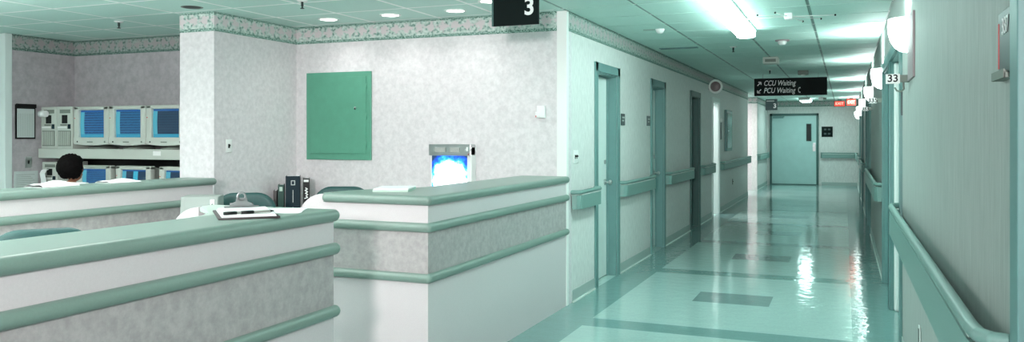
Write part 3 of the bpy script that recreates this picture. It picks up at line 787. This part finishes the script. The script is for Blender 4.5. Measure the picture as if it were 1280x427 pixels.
left_rail('short green handrail just before the fourth, lit doorway', 13.45, 14.70)
hrail('long green handrail past the lit doorway up to the cross corridor', [(XL+.012, 15.66), (XL+.05, 15.675), (XL+.075, 15.73), (XL+.075, 20.50), (XL+.05, 20.58), (XL-.04, 20.61)], wall=XL)
hrail('curved handrail left of the far end door', [(XL+.012, 22.72), (XL+.075, 22.80), (XL+.075, 25.65), (-2.17, 25.74)], wall=XL)
t = hrail('straight dark green handrail right of the far end door', [(-.66, YE-.012), (-.64, YE-.06), (-.60, YE-.075), (.25, YE-.075), (.33, YE-.06)], wall=None)
for x in (.15, .75): MB().box(x-.02, x+.02, .012-.075, .01, .85, .93, 'rail').build('bracket', t)
o = .072
hrail('long near handrail on the right wall curving back at the near end', [(XR-.012, 2.13), (XR-.045, 2.14), (XR-.066, 2.18), (XR-o, 2.26), (XR-o, 5.95), (XR-.06, 6.05), (XR-.015, 6.09)], wall=XR, z0=.80, z1=1.0)
hrail('second handrail on the right wall beyond the double doorway', [(XR-.012, 8.90), (XR-.05, 8.91), (XR-o, 8.97), (XR-o, 13.0), (XR-.012, 13.1)], wall=XR, z0=.80, z1=.99)
hrail('third handrail on the right wall far down the corridor', [(XR-.012, 15.86), (XR-.05, 15.87), (XR-o, 15.93), (XR-o, 18.0), (XR-.012, 18.1)], wall=XR)
hrail('fourth handrail on the right wall before the last door', [(XR-.012, 19.5), (XR-.05, 19.51), (XR-o, 19.57), (XR-o, 20.8), (XR-.012, 20.9)], wall=XR)
hrail('last handrail on the right wall next to the end wall', [(XR-.012, 22.32), (XR-.05, 22.33), (XR-o, 22.39), (XR-o, 25.55), (XR-.012, 25.65)], wall=XR)

# ------------------------------------------------------------------ sconces on the right wall
sconces = [(5.50, 'nearest bowl-shaped wall sconce on the right wall, largest'), (9.05, 'second bowl-shaped wall sconce along the right wall'),
           (12.3, 'third bowl-shaped wall sconce along the right wall'), (16.3, 'fourth bowl-shaped wall sconce along the right wall'),
           (20.3, 'fifth bowl-shaped wall sconce far along the right wall'), (24.0, 'sixth bowl-shaped wall sconce nearest the end wall')]
for i, (y, lab) in enumerate(sconces):
    t = thing('wall_sconce', (XR, y, 1.97 if i == 0 else 1.94), lab, 'wall lamp', 0, 'bowl sconces along the right wall')
    prof = [(.012, 0), (.045, .007), (.076, .03), (.1, .07), (.113, .12), (.116, .165), (.113, .205), (.109, .207), (.112, .165), (.108, .12), (.095, .073), (.072, .037)]
    b = MB(); b.lathe(prof, 'glow', n=20, a0=PI/2, a1=3*PI/2); b.build('bowl_shade', t)
    b = MB(); b.box(-.006, 0, -.10, .10, .01, .205, 'white'); b.build('back_plate', t)
    ld = bpy.data.lights.new('sconce_lamp', 'AREA'); ld.shape = 'RECTANGLE'; ld.size = .10; ld.size_y = .2; ld.energy = 10; ld.color = (.86, 1, .965)
    lo = bpy.data.objects.new('sconce_lamp', ld); C.objects.link(lo); lo.parent = t; lo.location = (-.055, 0, .19); lo.rotation_euler = (PI, 0, 0)

# signs projecting under the sconces
def flag(y, z, num, lab, plaque=True):
    t = thing('room_flag_sign', (XR, y, z), lab, 'room sign', 0, 'projecting room number signs')
    b = MB(); b.box(-.060, 0, -.03, .012, -.022, .022, 'beigedk'); b.build('bracket', t, bevel=.002)
    b = MB(); b.box(-.130, -.052, -.036, -.028, -.03, .028, 'white'); b.build('number_plate', t)
    text('room_number', num, .062, (-.091, -.0365, 0), FACE_CAM, 'black', t, align='CENTER', bold=.0012)
    if plaque:
        b = MB(); b.tube([(-.03, -.01, -.022), (-.03, -.01, -.045), (-.028, -.01, -.062), (-.045, -.01, -.078), (-.068, -.01, -.072), (-.078, -.01, -.055)], .005, 'beigedk', n=8); b.build('hook', t)
flag(5.42, 1.803, '33', 'projecting white sign with black 33 and a hook beneath the nearest sconce')
flag(9.2, 1.83, '335', 'projecting white sign with black 335 below the second sconce', False)
flag(12.5, 1.85, '333', 'tiny projecting white number sign below the third sconce', False)
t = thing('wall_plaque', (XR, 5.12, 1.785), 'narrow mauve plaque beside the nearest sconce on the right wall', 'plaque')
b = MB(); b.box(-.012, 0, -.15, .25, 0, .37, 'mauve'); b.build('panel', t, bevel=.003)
t = thing('wall_plaque', (XR, 6.03, 1.595), 'small dark plate low beside the far end of the near right wall', 'plaque')
b = MB(); b.box(-.01, 0, -.03, .03, 0, .16, 'signgrey'); b.build('panel', t, bevel=.002)
# 337 plaque
t = thing('room_plaque', (XR, 2.20, 1.60), 'dark room plaque numbered 337 with a red edge at the right', 'room sign')
b = MB(); b.box(-.012, 0, -.085, .075, 0, .15, 'signgrey'); b.build('plaque_panel', t, bevel=.002)
b = MB(); b.box(-.0135, -.002, .064, .074, .015, .125, 'red'); b.build('red_strip', t)
text('room_number', '337', .056, (-.0135, -.02, .110), (PI/2, 0, -PI/2), 'letter', t, align='CENTER')
b = MB(); b.box(-.024, 0, -.075, .085, -.014, -.002, 'beigedk'); b.box(-.026, -.022, -.075, .085, -.014, .006, 'beigedk'); b.build('card_ledge', t)
b = MB(); b.cyl((-.02, -.055, -.006), (-.02, -.055, .004), .006, 'beigedk'); b.build('ledge_screw', t)
plate('wall_outlet', (XR-.001, 4.62, .42), 'x', .07, .12, 'dark-slotted outlet low under the near right handrail', 'outlet', toggles=0).rotation_euler.z = -PI/2
MBo = [o for o in bpy.data.objects if o.name.startswith('wall_outlet')][0]
b = MB(); b.box(-.008, .008, -.010, -.006, -.045, .045, 'black'); b.build('slot', MBo)

# plaques by the left doors, outlet, cabinet, mirror
def door_plaque(y, z0, h, lab):
    t = thing('door_plaque', (XL, y, z0), lab, 'sign', 0)
    b = MB(); b.box(0, .010, -.075, .075, 0, h, 'signgrey'); b.build('plaque_panel', t, bevel=.002)
    b = MB(); b.box(.010, .0115, -.05, .05, h*.62, h*.74, 'lettergr'); b.box(.010, .0115, -.05, .02, h*.35, h*.45, 'lettergr'); b.build('lettering', t)
door_plaque(8.44, 1.575, .125, 'small dark plaque just right of the first left door')
door_plaque(9.66, 1.585, .12, 'small dark plaque just left of the second left door')
t = thing('wall_plaque', (XL, 15.86, 1.40), 'tall thin dark plate with a white tag right of the lit doorway', 'plaque')
b = MB(); b.box(0, .012, -.06, .06, 0, .33, 'signgrey'); b.build('panel', t); b = MB(); b.box(0, .03, -.06, .10, .34, .40, 'white'); b.build('tag_holder', t)
t = thing('wall_cabinet', (XL, 16.75, 1.17), 'tall narrow teal wall cabinet far along the left wall', 'cabinet')
b = MB(); b.box(0, .05, -.40, .40, 0, .82, 'teal'); b.build('frame', t, bevel=.006)
b = MB(); b.box(.048, .055, -.33, .33, .06, .76, 'glassteal'); b.build('glazed_door', t)
b = MB(); b.cyl((.055, -.28, .4), (.075, -.28, .4), .015, 'steel'); b.build('knob', t)
plate('wall_outlet', (XL+.001, 17.6, .50), 'x', .075, .12, 'tiny dark outlet low on the left wall past the cabinet', 'outlet', m='beigedk', toggles=1)
t = thing('convex_mirror', (XL, 14.35, 2.33), 'round convex mirror with a pale rim above the lit doorway', 'mirror')
b = MB(); b.lathe([(.001, -.045), (.04, -.042), (.075, -.030), (.10, -.008), (.105, .0)], 'mirror', (.125, -.02, 0), axis='y', n=28); b.build('mirror_face', t)
b = MB(); b.lathe([(.088, -.022), (.10, -.034), (.118, -.022), (.124, .0), (.112, .03), (.0, .045)], 'white', (.125, -.02, 0), axis='y', n=28); b.build('rim', t)
b = MB(); b.cyl((0, .03, 0), (.125, .03, 0), .012, 'black'); b.box(0, .012, -.0, .06, -.05, .05, 'black'); b.build('wall_bracket', t)

# ------------------------------------------------------------------ hanging signs
def hanger(t, xs_, z0, z1, y=0):
    for x in xs_: MB().cyl((x, y, z0), (x, y, z1), .004, 'steel', n=8).build('hanger', t)
t = thing('hanging_sign', (-2.254, 5.50, 2.275), 'near black hanging sign with a white 3 at the top edge', 'sign')
b = MB(); b.box(-.172, .187, -.006, .014, 0, .25, 'blacksign'); b.box(-.186, -.172, -.006, .014, 0, .25, 'tealdk'); b.build('panel', t)
text('numeral', '3', .17, (.115, -.0075, .125), FACE_CAM, 'letter', t, align='CENTER', bold=.004)
hanger(t, (-.1, .1), .25, CZ-2.275, .004)
t = thing('hanging_sign', (-.862, 14.5, 2.158), 'black hanging sign reading CCU Waiting and PCU Waiting', 'sign')
b = MB(); b.box(-.589, .589, -.02, .02, 0, .30, 'blacksign'); b.build('panel', t, bevel=.003)
text('lettering', 'CCU Waiting', .128, (-.434, -.0215, .212), FACE_CAM, 'letter', t, shear=.25, width=.52, bold=.0014, depth=.0006)
text('lettering', 'PCU Waiting', .128, (-.434, -.0215, .087), FACE_CAM, 'letter', t, shear=.25, width=.52, bold=.0014, depth=.0006)
def arrow(cx, cz, up):
    b = MB(); L_ = .03
    s = 1 if up else -1
    def bar(p, q, w=.008):
        p, q = Vector(p), Vector(q); d = (q-p).normalized(); n = Vector((-d.y, d.x))*w
        b.prism([(p+n)[:], (q+n)[:], (q-n)[:], (p-n)[:]], -.0225, -.0205, 'letter', 'y')
    tip = (cx+s*L_, cz+s*L_)
    bar((cx-s*L_, cz-s*L_), tip); bar(tip, (tip[0]-s*.045, tip[1])); bar(tip, (tip[0], tip[1]-s*.045))
    b.build('arrow', t)
arrow(-.505, .207, True); arrow(-.505, .082, False)
b = MB(); pts = [(.150+.02*math.cos(a)*.8, .09+.04*math.sin(a)) for a in [PI*.5+PI*k/10 for k in range(11)]]
b.tube([(x, -.0215, z) for x, z in pts], .006, 'letter', n=8); b.ball((.157, -.0215, .128), .011, 'letter', (1, .2, 1)); b.ball((.157, -.0215, .052), .011, 'letter', (1, .2, 1)); b.build('telephone_symbol', t)
hanger(t, (-.45, .45), .30, CZ-2.158)
t = thing('hanging_sign', (-1.81, 22.5, 2.165), 'small dark hanging sign with a white 3 before the end door', 'sign')
b = MB(); b.box(-.15, .15, -.015, .015, 0, .295, 'signgrey'); b.build('panel', t)
text('numeral', '3', .17, (.085, -.0165, .11), FACE_CAM, 'letter', t, align='CENTER', bold=.004)
b = MB(); b.box(-.125, .07, -.017, -.0145, .235, .255, 'lettergr'); b.build('heading_line', t)
hanger(t, (-.1, .1), .295, CZ-2.165)
# exit signs
def exitsign(x, y, w, h, z, m, lab, mount, rz=0):
    t = thing('exit_sign', (x, y, z), lab, 'exit sign', rz)
    b = MB(); b.box(-w/2, w/2, -.03, .03, 0, h, m); b.build('lit_face', t)
    b = MB()
    for a in ((-w/2-.012, -w/2, 0, h), (w/2, w/2+.012, 0, h), (-w/2-.012, w/2+.012, -.012, 0), (-w/2-.012, w/2+.012, h, h+.012)): b.box(a[0], a[1], -.035, .035, a[2], a[3], mount)
    b.build('housing', t)
    text('lettering', 'EXIT', h*.72, (0, -.0315, h*.5), FACE_CAM, 'exitlet', t, align='CENTER', xs=min(1, .85*w/(h*1.5)))
    b = MB(); b.box(-.05, .05, -.03, .03, h+.012, CZ-z, mount); b.build('ceiling_mount', t)
exitsign(.165, 24.3, .23, .17, 2.33, 'exit', 'brighter red EXIT sign in a black housing at the corridor end', 'black')
exitsign(-.14, 25.0, .28, .15, 2.33, 'exitdim', 'dimmer orange-red EXIT sign left of the brighter one', 'tealdk')
# plaque right of the end door
t = thing('door_plaque', (-.487, YE, 1.45), 'dark square plaque with small symbols right of the end door', 'sign')
b = MB(); b.box(-.155, .155, -.012, 0, 0, .31, 'blacksign'); b.build('plaque_panel', t)
b = MB()
for x in (-.09, .02):
    for z in (.07, .20): b.box(x, x+.07, -.0135, -.0118, z, z+.05, 'signgrey')
b.build('symbols', t)

# ------------------------------------------------------------------ ceiling fixtures
def fixture(x, y0, y1, w, m, lab, drop=.085):
    cy = (y0+y1)/2; t = thing('fluorescent_fixture', (x, cy, CZ-drop), lab, 'ceiling light')
    h = y1-cy
    b = MB(); b.prism([(-w/2+.03, 0), (w/2-.03, 0), (w/2, .03), (w/2, drop-.02), (-w/2, drop-.02), (-w/2, .03)], -h+.01, h-.01, m, 'y'); b.build('diffuser', t)
    b = MB(); b.box(-w/2-.008, w/2+.008, -h, h, drop-.02, drop, 'white'); b.box(-w/2, w/2, -h, -h+.012, .01, drop, 'white'); b.box(-w/2, w/2, h-.012, h, .01, drop, 'white'); b.build('housing', t)
fixture(-.925, 6.0, 8.45, .185, 'tube', 'long bright fluorescent light on the near corridor ceiling')
fixture(-1.03, 23.6, 24.8, .30, 'tubedim', 'small bright fluorescent light on the ceiling before the end door')
for x, y, lab in ((-4.40, 6.20, 'leftmost round recessed downlight above the green panel'), (-3.735, 6.19, 'second round recessed downlight from the wall corner'),
                  (-3.09, 6.19, 'third round recessed downlight, left of the big hanging sign'), (-2.62, 5.86, 'round recessed downlight partly behind the big hanging sign')):
    t = thing('downlight', (x, y, CZ), lab, 'ceiling light', 0, 'recessed downlights over the station')
    b = MB(); b.lathe([(.095, -.001), (.095, -.006), (.078, -.008), (.075, -.002)], 'white', n=28); b.build('trim_ring', t)
    b = MB(); b.lathe([(0, -.004), (.076, -.004), (.076, -.002)], 'lampw', n=28); b.build('lens', t)
    ld = bpy.data.lights.new('downlight_lamp', 'SPOT'); ld.energy = 6; ld.spot_size = 2.5; ld.spot_blend = .8; ld.shadow_soft_size = .07; ld.color = (1, .98, .97)
    lo = bpy.data.objects.new('downlight_lamp', ld); C.objects.link(lo); lo.parent = t; lo.location = (0, 0, -.02)
def sprinkler(x, y, lab):
    t = thing('sprinkler_head', (x, y, CZ), lab, 'sprinkler', 0, 'ceiling sprinklers')
    b = MB(); b.lathe([(0, -.012), (.03, -.012), (.042, -.004), (.044, 0)], 'white', n=20); b.build('escutcheon', t)
    b = MB(); b.cyl((0, 0, -.01), (0, 0, -.045), .010, 'vent'); b.cyl((0, 0, -.045), (0, 0, -.062), .006, 'vent'); b.cyl((0, 0, -.060), (0, 0, -.065), .016, 'vent'); b.build('nozzle', t)
sprinkler(-6.30, 5.56, 'sprinkler head on the ceiling above the monitors')
sprinkler(-3.99, 5.27, 'sprinkler head on the ceiling at the top edge above the green panel')
sprinkler(-1.24, 9.95, 'sprinkler head on the corridor ceiling past the bright fixture')
sprinkler(-1.12, 13.6, 'tiny sprinkler head on the corridor ceiling left of the CCU sign')
t = thing('ceiling_vent', (-5.05, 5.19, CZ), 'small dark oval vent on the ceiling before the white pillar', 'vent')
b = MB(); b.lathe([(0, -.006), (.06, -.006), (.075, 0)], 'vent', n=24); b.build('grille', t)
b = MB(); b.lathe([(.07, -.001), (.085, -.003), (.09, 0)], 'beigedk', n=24); b.build('ring', t)
t = thing('smoke_detector', (-.646, 9.48, CZ), 'ceiling smoke detector with a dark base past the antenna', 'smoke detector')
b = MB(); b.lathe([(0, -.014), (.075, -.014), (.08, 0)], 'mauve', n=24); b.build('base', t)
b = MB(); b.lathe([(0, -.055), (.035, -.052), (.048, -.03), (.05, -.014)], 'white', n=24); b.build('sensor_head', t)
t = thing('ceiling_speaker_box', (-.93, 11.5, CZ), 'small pale box on the corridor ceiling before the CCU sign', 'box')
b = MB(); b.rbox(-.10, .10, -.12, .12, -.09, 0, 'beige', .008); b.build('housing', t); b = MB(); b.box(-.07, .07, -.124, -.119, -.07, -.03, 'beigedk'); b.build('grille', t)
t = thing('smoke_detector', (-.63, 13.95, CZ), 'tiny square detector on the ceiling just above the CCU sign', 'smoke detector')
b = MB(); b.rbox(-.08, .08, -.06, .06, -.07, 0, 'beigedk', .006); b.build('housing', t); b = MB(); b.lathe([(0, -.09), (.03, -.085), (.035, -.07)], 'white', n=16); b.build('sensor_head', t)
t = thing('smoke_detector', (-1.72, 8.05, CZ), 'small white dome detector on the ceiling near the left wall', 'smoke detector')
b = MB(); b.lathe([(0, -.045), (.025, -.042), (.04, -.022), (.048, 0)], 'white', n=24); b.build('sensor_head', t)
b = MB(); b.box(-.17, -.0, -.006, .006, -.004, 0, 'beigedk'); b.build('shadow_strip', t)  # thin dark strip standing for the dome's shadow
t = thing('ceiling_vent', (-1.87, 9.82, CZ), 'dark slot vent on the corridor ceiling near the left wall', 'vent')
b = MB(); b.box(-.21, .21, -.03, .03, -.006, 0, 'vent'); b.build('slot', t); b = MB(); b.box(-.23, .23, -.05, -.03, -.01, 0, 'teal'); b.box(-.23, .23, .03, .05, -.01, 0, 'teal'); b.build('frame', t)
t = thing('security_camera', (-.60, 23.4, CZ), 'small white dome on the ceiling right of the far light', 'camera')
b = MB(); b.lathe([(0, -.10), (.05, -.09), (.07, -.05), (.07, 0)], 'white', n=20); b.build('dome', t); MB().box(.06, .14, -.03, .03, -.07, -.02, 'beigedk').build('arm', t)
# rod antenna
t = thing('ceiling_antenna', (-.456, 7.45, CZ), 'white hub with thin radiating rods under the corridor ceiling', 'antenna')
b = MB(); b.rbox(-.033, .033, -.04, .04, -.055, 0, 'white', .006); b.build('hub', t)
for k, a in enumerate((.02, .66, 1.25, PI+.05, PI+.75, PI+1.3)):
    L_ = .38 if k % 3 == 0 else .33; e = Vector((math.cos(a)*L_, math.sin(a)*L_, -.035))
    b = MB(); b.cyl((0, 0, -.028), e, .0035, 'white', n=8); r_ = b.build('rod', t)
    b = MB(); b.ball(e, .009, 'black', n=10); b.build('rod_tip', r_)

# ------------------------------------------------------------------ the person at the monitors
def skin_mesh(name, joints, edges, radii, m, root=0, sub=2):
    me = bpy.data.meshes.new(name); me.from_pydata([Vector(j) for j in joints], edges, []); me.update()
    o = bpy.data.objects.new(name, me); C.objects.link(o)
    o.modifiers.new('skin', 'SKIN'); ss = o.modifiers.new('sub', 'SUBSURF'); ss.levels = sub; ss.render_levels = sub
    if not me.skin_vertices: bpy.context.view_layer.update()
    sv = me.skin_vertices[0].data
    for i, r in enumerate(radii):
        sv[i].radius = (r, r) if not isinstance(r, tuple) else r; sv[i].use_root = (i == root)
    bpy.context.view_layer.update()
    ev = o.evaluated_get(bpy.context.evaluated_depsgraph_get()); nm = bpy.data.meshes.new_from_object(ev)
    bpy.data.objects.remove(o); return nm
def combine(name, meshes, m, parent=None, remesh=0):
    bm = bmesh.new()
    for me in meshes: bm.from_mesh(me)
    out = bpy.data.meshes.new(name); bm.to_mesh(out); bm.free(); out.materials.clear(); out.materials.append(M[m])
    for p in out.polygons: p.use_smooth = True; p.material_index = 0
    o = bpy.data.objects.new(name, out); C.objects.link(o)
    if parent: o.parent = parent
    if remesh:
        r = o.modifiers.new('join', 'REMESH'); r.mode = 'VOXEL'; r.voxel_size = remesh; r.use_smooth_shade = True
    return o
person = thing('person', (-6.50, 5.22, 0), 'person with short black hair and white coat seated facing the monitors', 'person')
def S(x, y, z): return (x, y, z)
# joints relative to the hips, facing +Y
J = [S(0, 0, .55), S(0, -.01, .66), S(0, -.02, .80), S(0, -.02, .93), S(0, -.005, 1.01), S(0, .005, 1.06)]
Rr = [(.15, .11), (.135, .10), (.15, .105), (.13, .09), (.058, .058), (.05, .05)]
E_ = [(0, 1), (1, 2), (2, 3), (3, 4), (4, 5)]
def limb(start, pts, rs):
    i0 = start
    for p, r in zip(pts, rs):
        J.append(p); Rr.append(r); E_.append((i0, len(J)-1)); i0 = len(J)-1
for s in (-1, 1):
    limb(3, [S(s*.16, -.02, .945), S(s*.20, .04, .80), S(s*.225, .11, .70), S(s*.19, .25, .765), S(s*.15, .40, .845)], [.06, .047, .042, .034, .026])
    limb(0, [S(s*.10, .06, .53), S(s*.12, .26, .535), S(s*.125, .44, .53), S(s*.125, .46, .30), S(s*.125, .44, .09), S(s*.13, .52, .05), S(s*.13, .60, .035)], [.085, .078, .058, .05, .036, .036, .028])
bodyme = [skin_mesh('b', J, E_, Rr, 'skin')]
# head: skull, jaw, nose, ears
hb = bmesh.new()
def hball(c, r, sc):
    bmesh.ops.create_uvsphere(hb, u_segments=24, v_segments=16, radius=r, matrix=Matrix.Translation(Vector(c)) @ Matrix.Diagonal(Vector(sc+(1,))))
hball((0, .01, 1.165), .095, (.82, 1.0, 1.12)); hball((0, .045, 1.11), .06, (.85, .85, 1.05)); hball((0, .108, 1.145), .014, (.8, 1.2, 1.5))
hball((0, .10, 1.103), .02, (1.3, .5, .35)); hball((-.032, .088, 1.165), .013, (1, .6, .7)); hball((.032, .088, 1.165), .013, (1, .6, .7))
for s in (-1, 1): hball((s*.08, .005, 1.148), .026, (.35, .7, 1.15))
hm = bpy.data.meshes.new('h'); hb.to_mesh(hm); hb.free(); bodyme.append(hm)
# hands resting on the worktop
for s in (-1, 1):
    w0 = Vector((s*.15, .40, .845)); HJ = [w0, w0+Vector((-s*.008, .045, -.004)), w0+Vector((-s*.014, .085, -.006))]; HR = [(.024, .019), (.032, .014), (.034, .013)]; HE = [(0, 1), (1, 2)]
    for k, L_ in enumerate((.066, .076, .072, .056)):
        dx = (-.027+.018*k)*-s; bs = HJ[2]+Vector((dx, .012, 0)); i0 = 2
        for f, dz, r in ((0, 0, .0095), (.5, .004, .009), (.8, -.008, .008), (1.0, -.020, .007)):
            HJ.append(bs+Vector((dx*.25*f, L_*f, dz))); HR.append((r, r)); HE.append((i0, len(HJ)-1)); i0 = len(HJ)-1
    i0 = 1
    for p, r in ((Vector((-s*.030, .02, -.004)), .0115), (Vector((-s*.048, .045, -.008)), .0105), (Vector((-s*.055, .068, -.014)), .009)):
        HJ.append(w0+p); HR.append((r, r)); HE.append((i0, len(HJ)-1)); i0 = len(HJ)-1
    bodyme.append(skin_mesh('hand', HJ, HE, HR, 'skin', root=1))
combine('body', bodyme, 'skin', person, remesh=.006)
# coat
J = [S(0, 0, .50), S(0, -.01, .66), S(0, -.02, .80), S(0, -.02, .955), S(0, -.008, 1.035)]; Rr = [(.185, .14), (.165, .125), (.175, .128), (.16, .11), (.078, .076)]; E_ = [(0, 1), (1, 2), (2, 3), (3, 4)]
for s in (-1, 1): limb(3, [S(s*.17, -.02, .985), S(s*.205, .04, .80), S(s*.23, .11, .70), S(s*.195, .24, .76), S(s*.165, .34, .815)], [.078, .062, .057, .048, .042])
combine('coat', [skin_mesh('c', J, E_, Rr, 'coat')], 'coat', person)
J = [S(0, .0, .54)]; Rr = [(.16, .12)]; E_ = []
for s in (-1, 1): limb(0, [S(s*.10, .06, .535), S(s*.12, .26, .54), S(s*.125, .44, .535), S(s*.125, .46, .30), S(s*.125, .44, .11)], [.098, .09, .07, .062, .052])
combine('trousers', [skin_mesh('t', J, E_, Rr, 'trouser')], 'trouser', person)
for s in (-1, 1):
    b = MB(); b.rbox(s*.13-.048, s*.13+.048, .385, .66, 0, .03, 'black', .012); b.ball((s*.13, .45, .05), .055, 'black', (.85, 1.2, .9)); b.ball((s*.13, .57, .035), .05, 'black', (.95, 1.5, .75)); b.build('shoe', person)
# hair: a full cap with a slightly ragged nape
hb = bmesh.new(); bmesh.ops.create_uvsphere(hb, u_segments=40, v_segments=28, radius=.116)
for v in hb.verts:
    d = v.co.normalized(); k = 1+.05*math.sin(d.x*23+d.z*17)*math.sin(d.y*19+3)+random.uniform(-.012, .012)
    v.co = Vector((d.x*.114, d.y*.118, d.z*.120))*k
    if d.y > .35 and d.z < .35: v.co *= .78
bmesh.ops.delete(hb, geom=[v for v in hb.verts if v.co.z < -.112 or (v.co.y > .06 and v.co.z < .02)], context='VERTS')
hm = bpy.data.meshes.new('hair'); hb.to_mesh(hm); hb.free(); ho = combine('hair', [hm], 'hair', person); ho.location = (0, -.008, 1.178)
sm = ho.modifiers.new('thick', 'SOLIDIFY'); sm.thickness = .012

# charts lying along the rear counter, seen as white edges above the ledge
def crumple(x, y, w_, d_, h_, rz, lab):
    b = MB(); N, K = 10, 6; g = {}
    for i in range(N+1):
        for j in range(K+1):
            u, v = i/N, j/K
            g[i, j] = b.bm.verts.new(((u-.5)*w_, (v-.5)*d_, .002+h_*(math.sin(PI*u)**.6)*(.55+.45*math.sin(PI*v))*(.8+.2*math.sin(9*u+5*v))))
    b._tag([b.bm.faces.new((g[i, j], g[i+1, j], g[i+1, j+1], g[i, j+1])) for i in range(N) for j in range(K)], 'paper', True)
    b.box(-w_/2, w_/2, -d_/2, d_/2, 0, .003, 'paper')
    o = b.build('chart_papers', loc=(x, y, ZT+.0015), rotz=rz); tag(o, lab, 'paper', 'white papers on the rear counter')
crumple(-4.99, 3.86, .17, .30, .040, .1, 'heaped white papers on the rear counter just right of the person')
crumple(-4.99, 4.40, .17, .26, .028, -.1, 'flatter white papers on the rear counter, nearer the white pillar')

# ------------------------------------------------------------------ lights
def area(name, loc, size, energy, col, rot=(0, 0, 0), sy=None):
    ld = bpy.data.lights.new(name, 'AREA'); ld.energy = energy; ld.color = col; ld.size = size
    if sy: ld.shape = 'RECTANGLE'; ld.size_y = sy
    o = bpy.data.objects.new(name, ld); C.objects.link(o); o.location = loc; o.rotation_euler = rot; return o
NEU = (1, .93, .945); CY = (.62, 1, .94)
def aim(o, p): o.rotation_euler = (Vector(p)-o.location).to_track_quat('-Z', 'Y').to_euler()
k = area('flash_key', (.1, -2.75, 2.15), .5, 56, NEU); aim(k, (-3.4, 6.5, 1.3)); k.data.spread = math.radians(95)  # unseen camera flash as key light, set back towards the rear wall
p = bpy.data.lights.new('station_fill', 'POINT'); p.energy = 22; p.color = (1, .95, .955); p.shadow_soft_size = .35  # free-floating fill added to the station, no lamp stands here
o = bpy.data.objects.new('station_fill', p); C.objects.link(o); o.location = (-3.9, 1.5, 1.75)
area('station_ceiling_light', (-3.8, 3.2, CZ-.03), 1.2, 16, NEU)
area('alcove_ceiling_light', (-6.6, 3.6, CZ-.03), 1.2, 14, NEU)
area('corridor_ceiling_fill', (-.925, 4.6, 2.28), .5, 10, (.8, 1, .97), (PI, 0, 0), sy=1.2)  # upward fill added out of view to brighten the corridor ceiling
area('station_ceiling_fill', (-3.9, 1.4, 1.95), 1.0, 60, (1, .98, .975), (PI, 0, 0))  # upward fill added to lift the station ceiling, no fixture here
area('station_ceiling_fill', (-6.4, 2.7, 1.9), 1.0, 50, (1, .98, .975), (PI, 0, 0))  # second added fill, for the ceiling further left
area('corridor_ceiling_light', (-.925, 5.2, CZ-.09), .2, 4, CY, sy=1.2)
p = bpy.data.lights.new('downlight_lamp', 'SPOT'); p.energy = 18; p.color = NEU; p.shadow_soft_size = .1; p.spot_size = 2.6; p.spot_blend = .9  # extra unseen spot added to brighten the pillar front
o = bpy.data.objects.new('downlight_lamp', p); C.objects.link(o); o.location = (-5.3, 4.3, CZ-.02)
area('cross_corridor_light', (-3.6, 21.6, CZ-.03), 1.2, 55, (1, .93, .92))
area('lit_room_light', (-3.2, 15.4, CZ-.05), 1.0, 45, (.95, 1, .98))
area('end_ceiling_light', (-1.03, 24.2, CZ-.12), .3, 9, CY, sy=1.1)
w = bpy.data.worlds.new('world'); bpy.context.scene.world = w; w.use_nodes = True
w.node_tree.nodes['Background'].inputs[0].default_value = (.7, .9, .88, 1); w.node_tree.nodes['Background'].inputs[1].default_value = .05

# ------------------------------------------------------------------ camera
cd = bpy.data.cameras.new('camera'); cam = bpy.data.objects.new('camera', cd); C.objects.link(cam)
cam.location = (0, 0, 1.45); cam.rotation_euler = (PI/2, 0, math.radians(22.5))
cd.sensor_width = 36; cd.lens = 28.2463; cd.shift_y = -42.5/1280; cd.clip_start = .02
sc = bpy.context.scene; sc.camera = cam
sc.view_settings.view_transform = 'Standard'; sc.view_settings.look = 'None'; sc.view_settings.gamma = 1
sc.view_settings.exposure = 0.9; sc.view_settings.use_curve_mapping = False
sc.cycles.use_denoising = True
sc.cycles.max_bounces = 8; sc.cycles.sample_clamp_indirect = 6
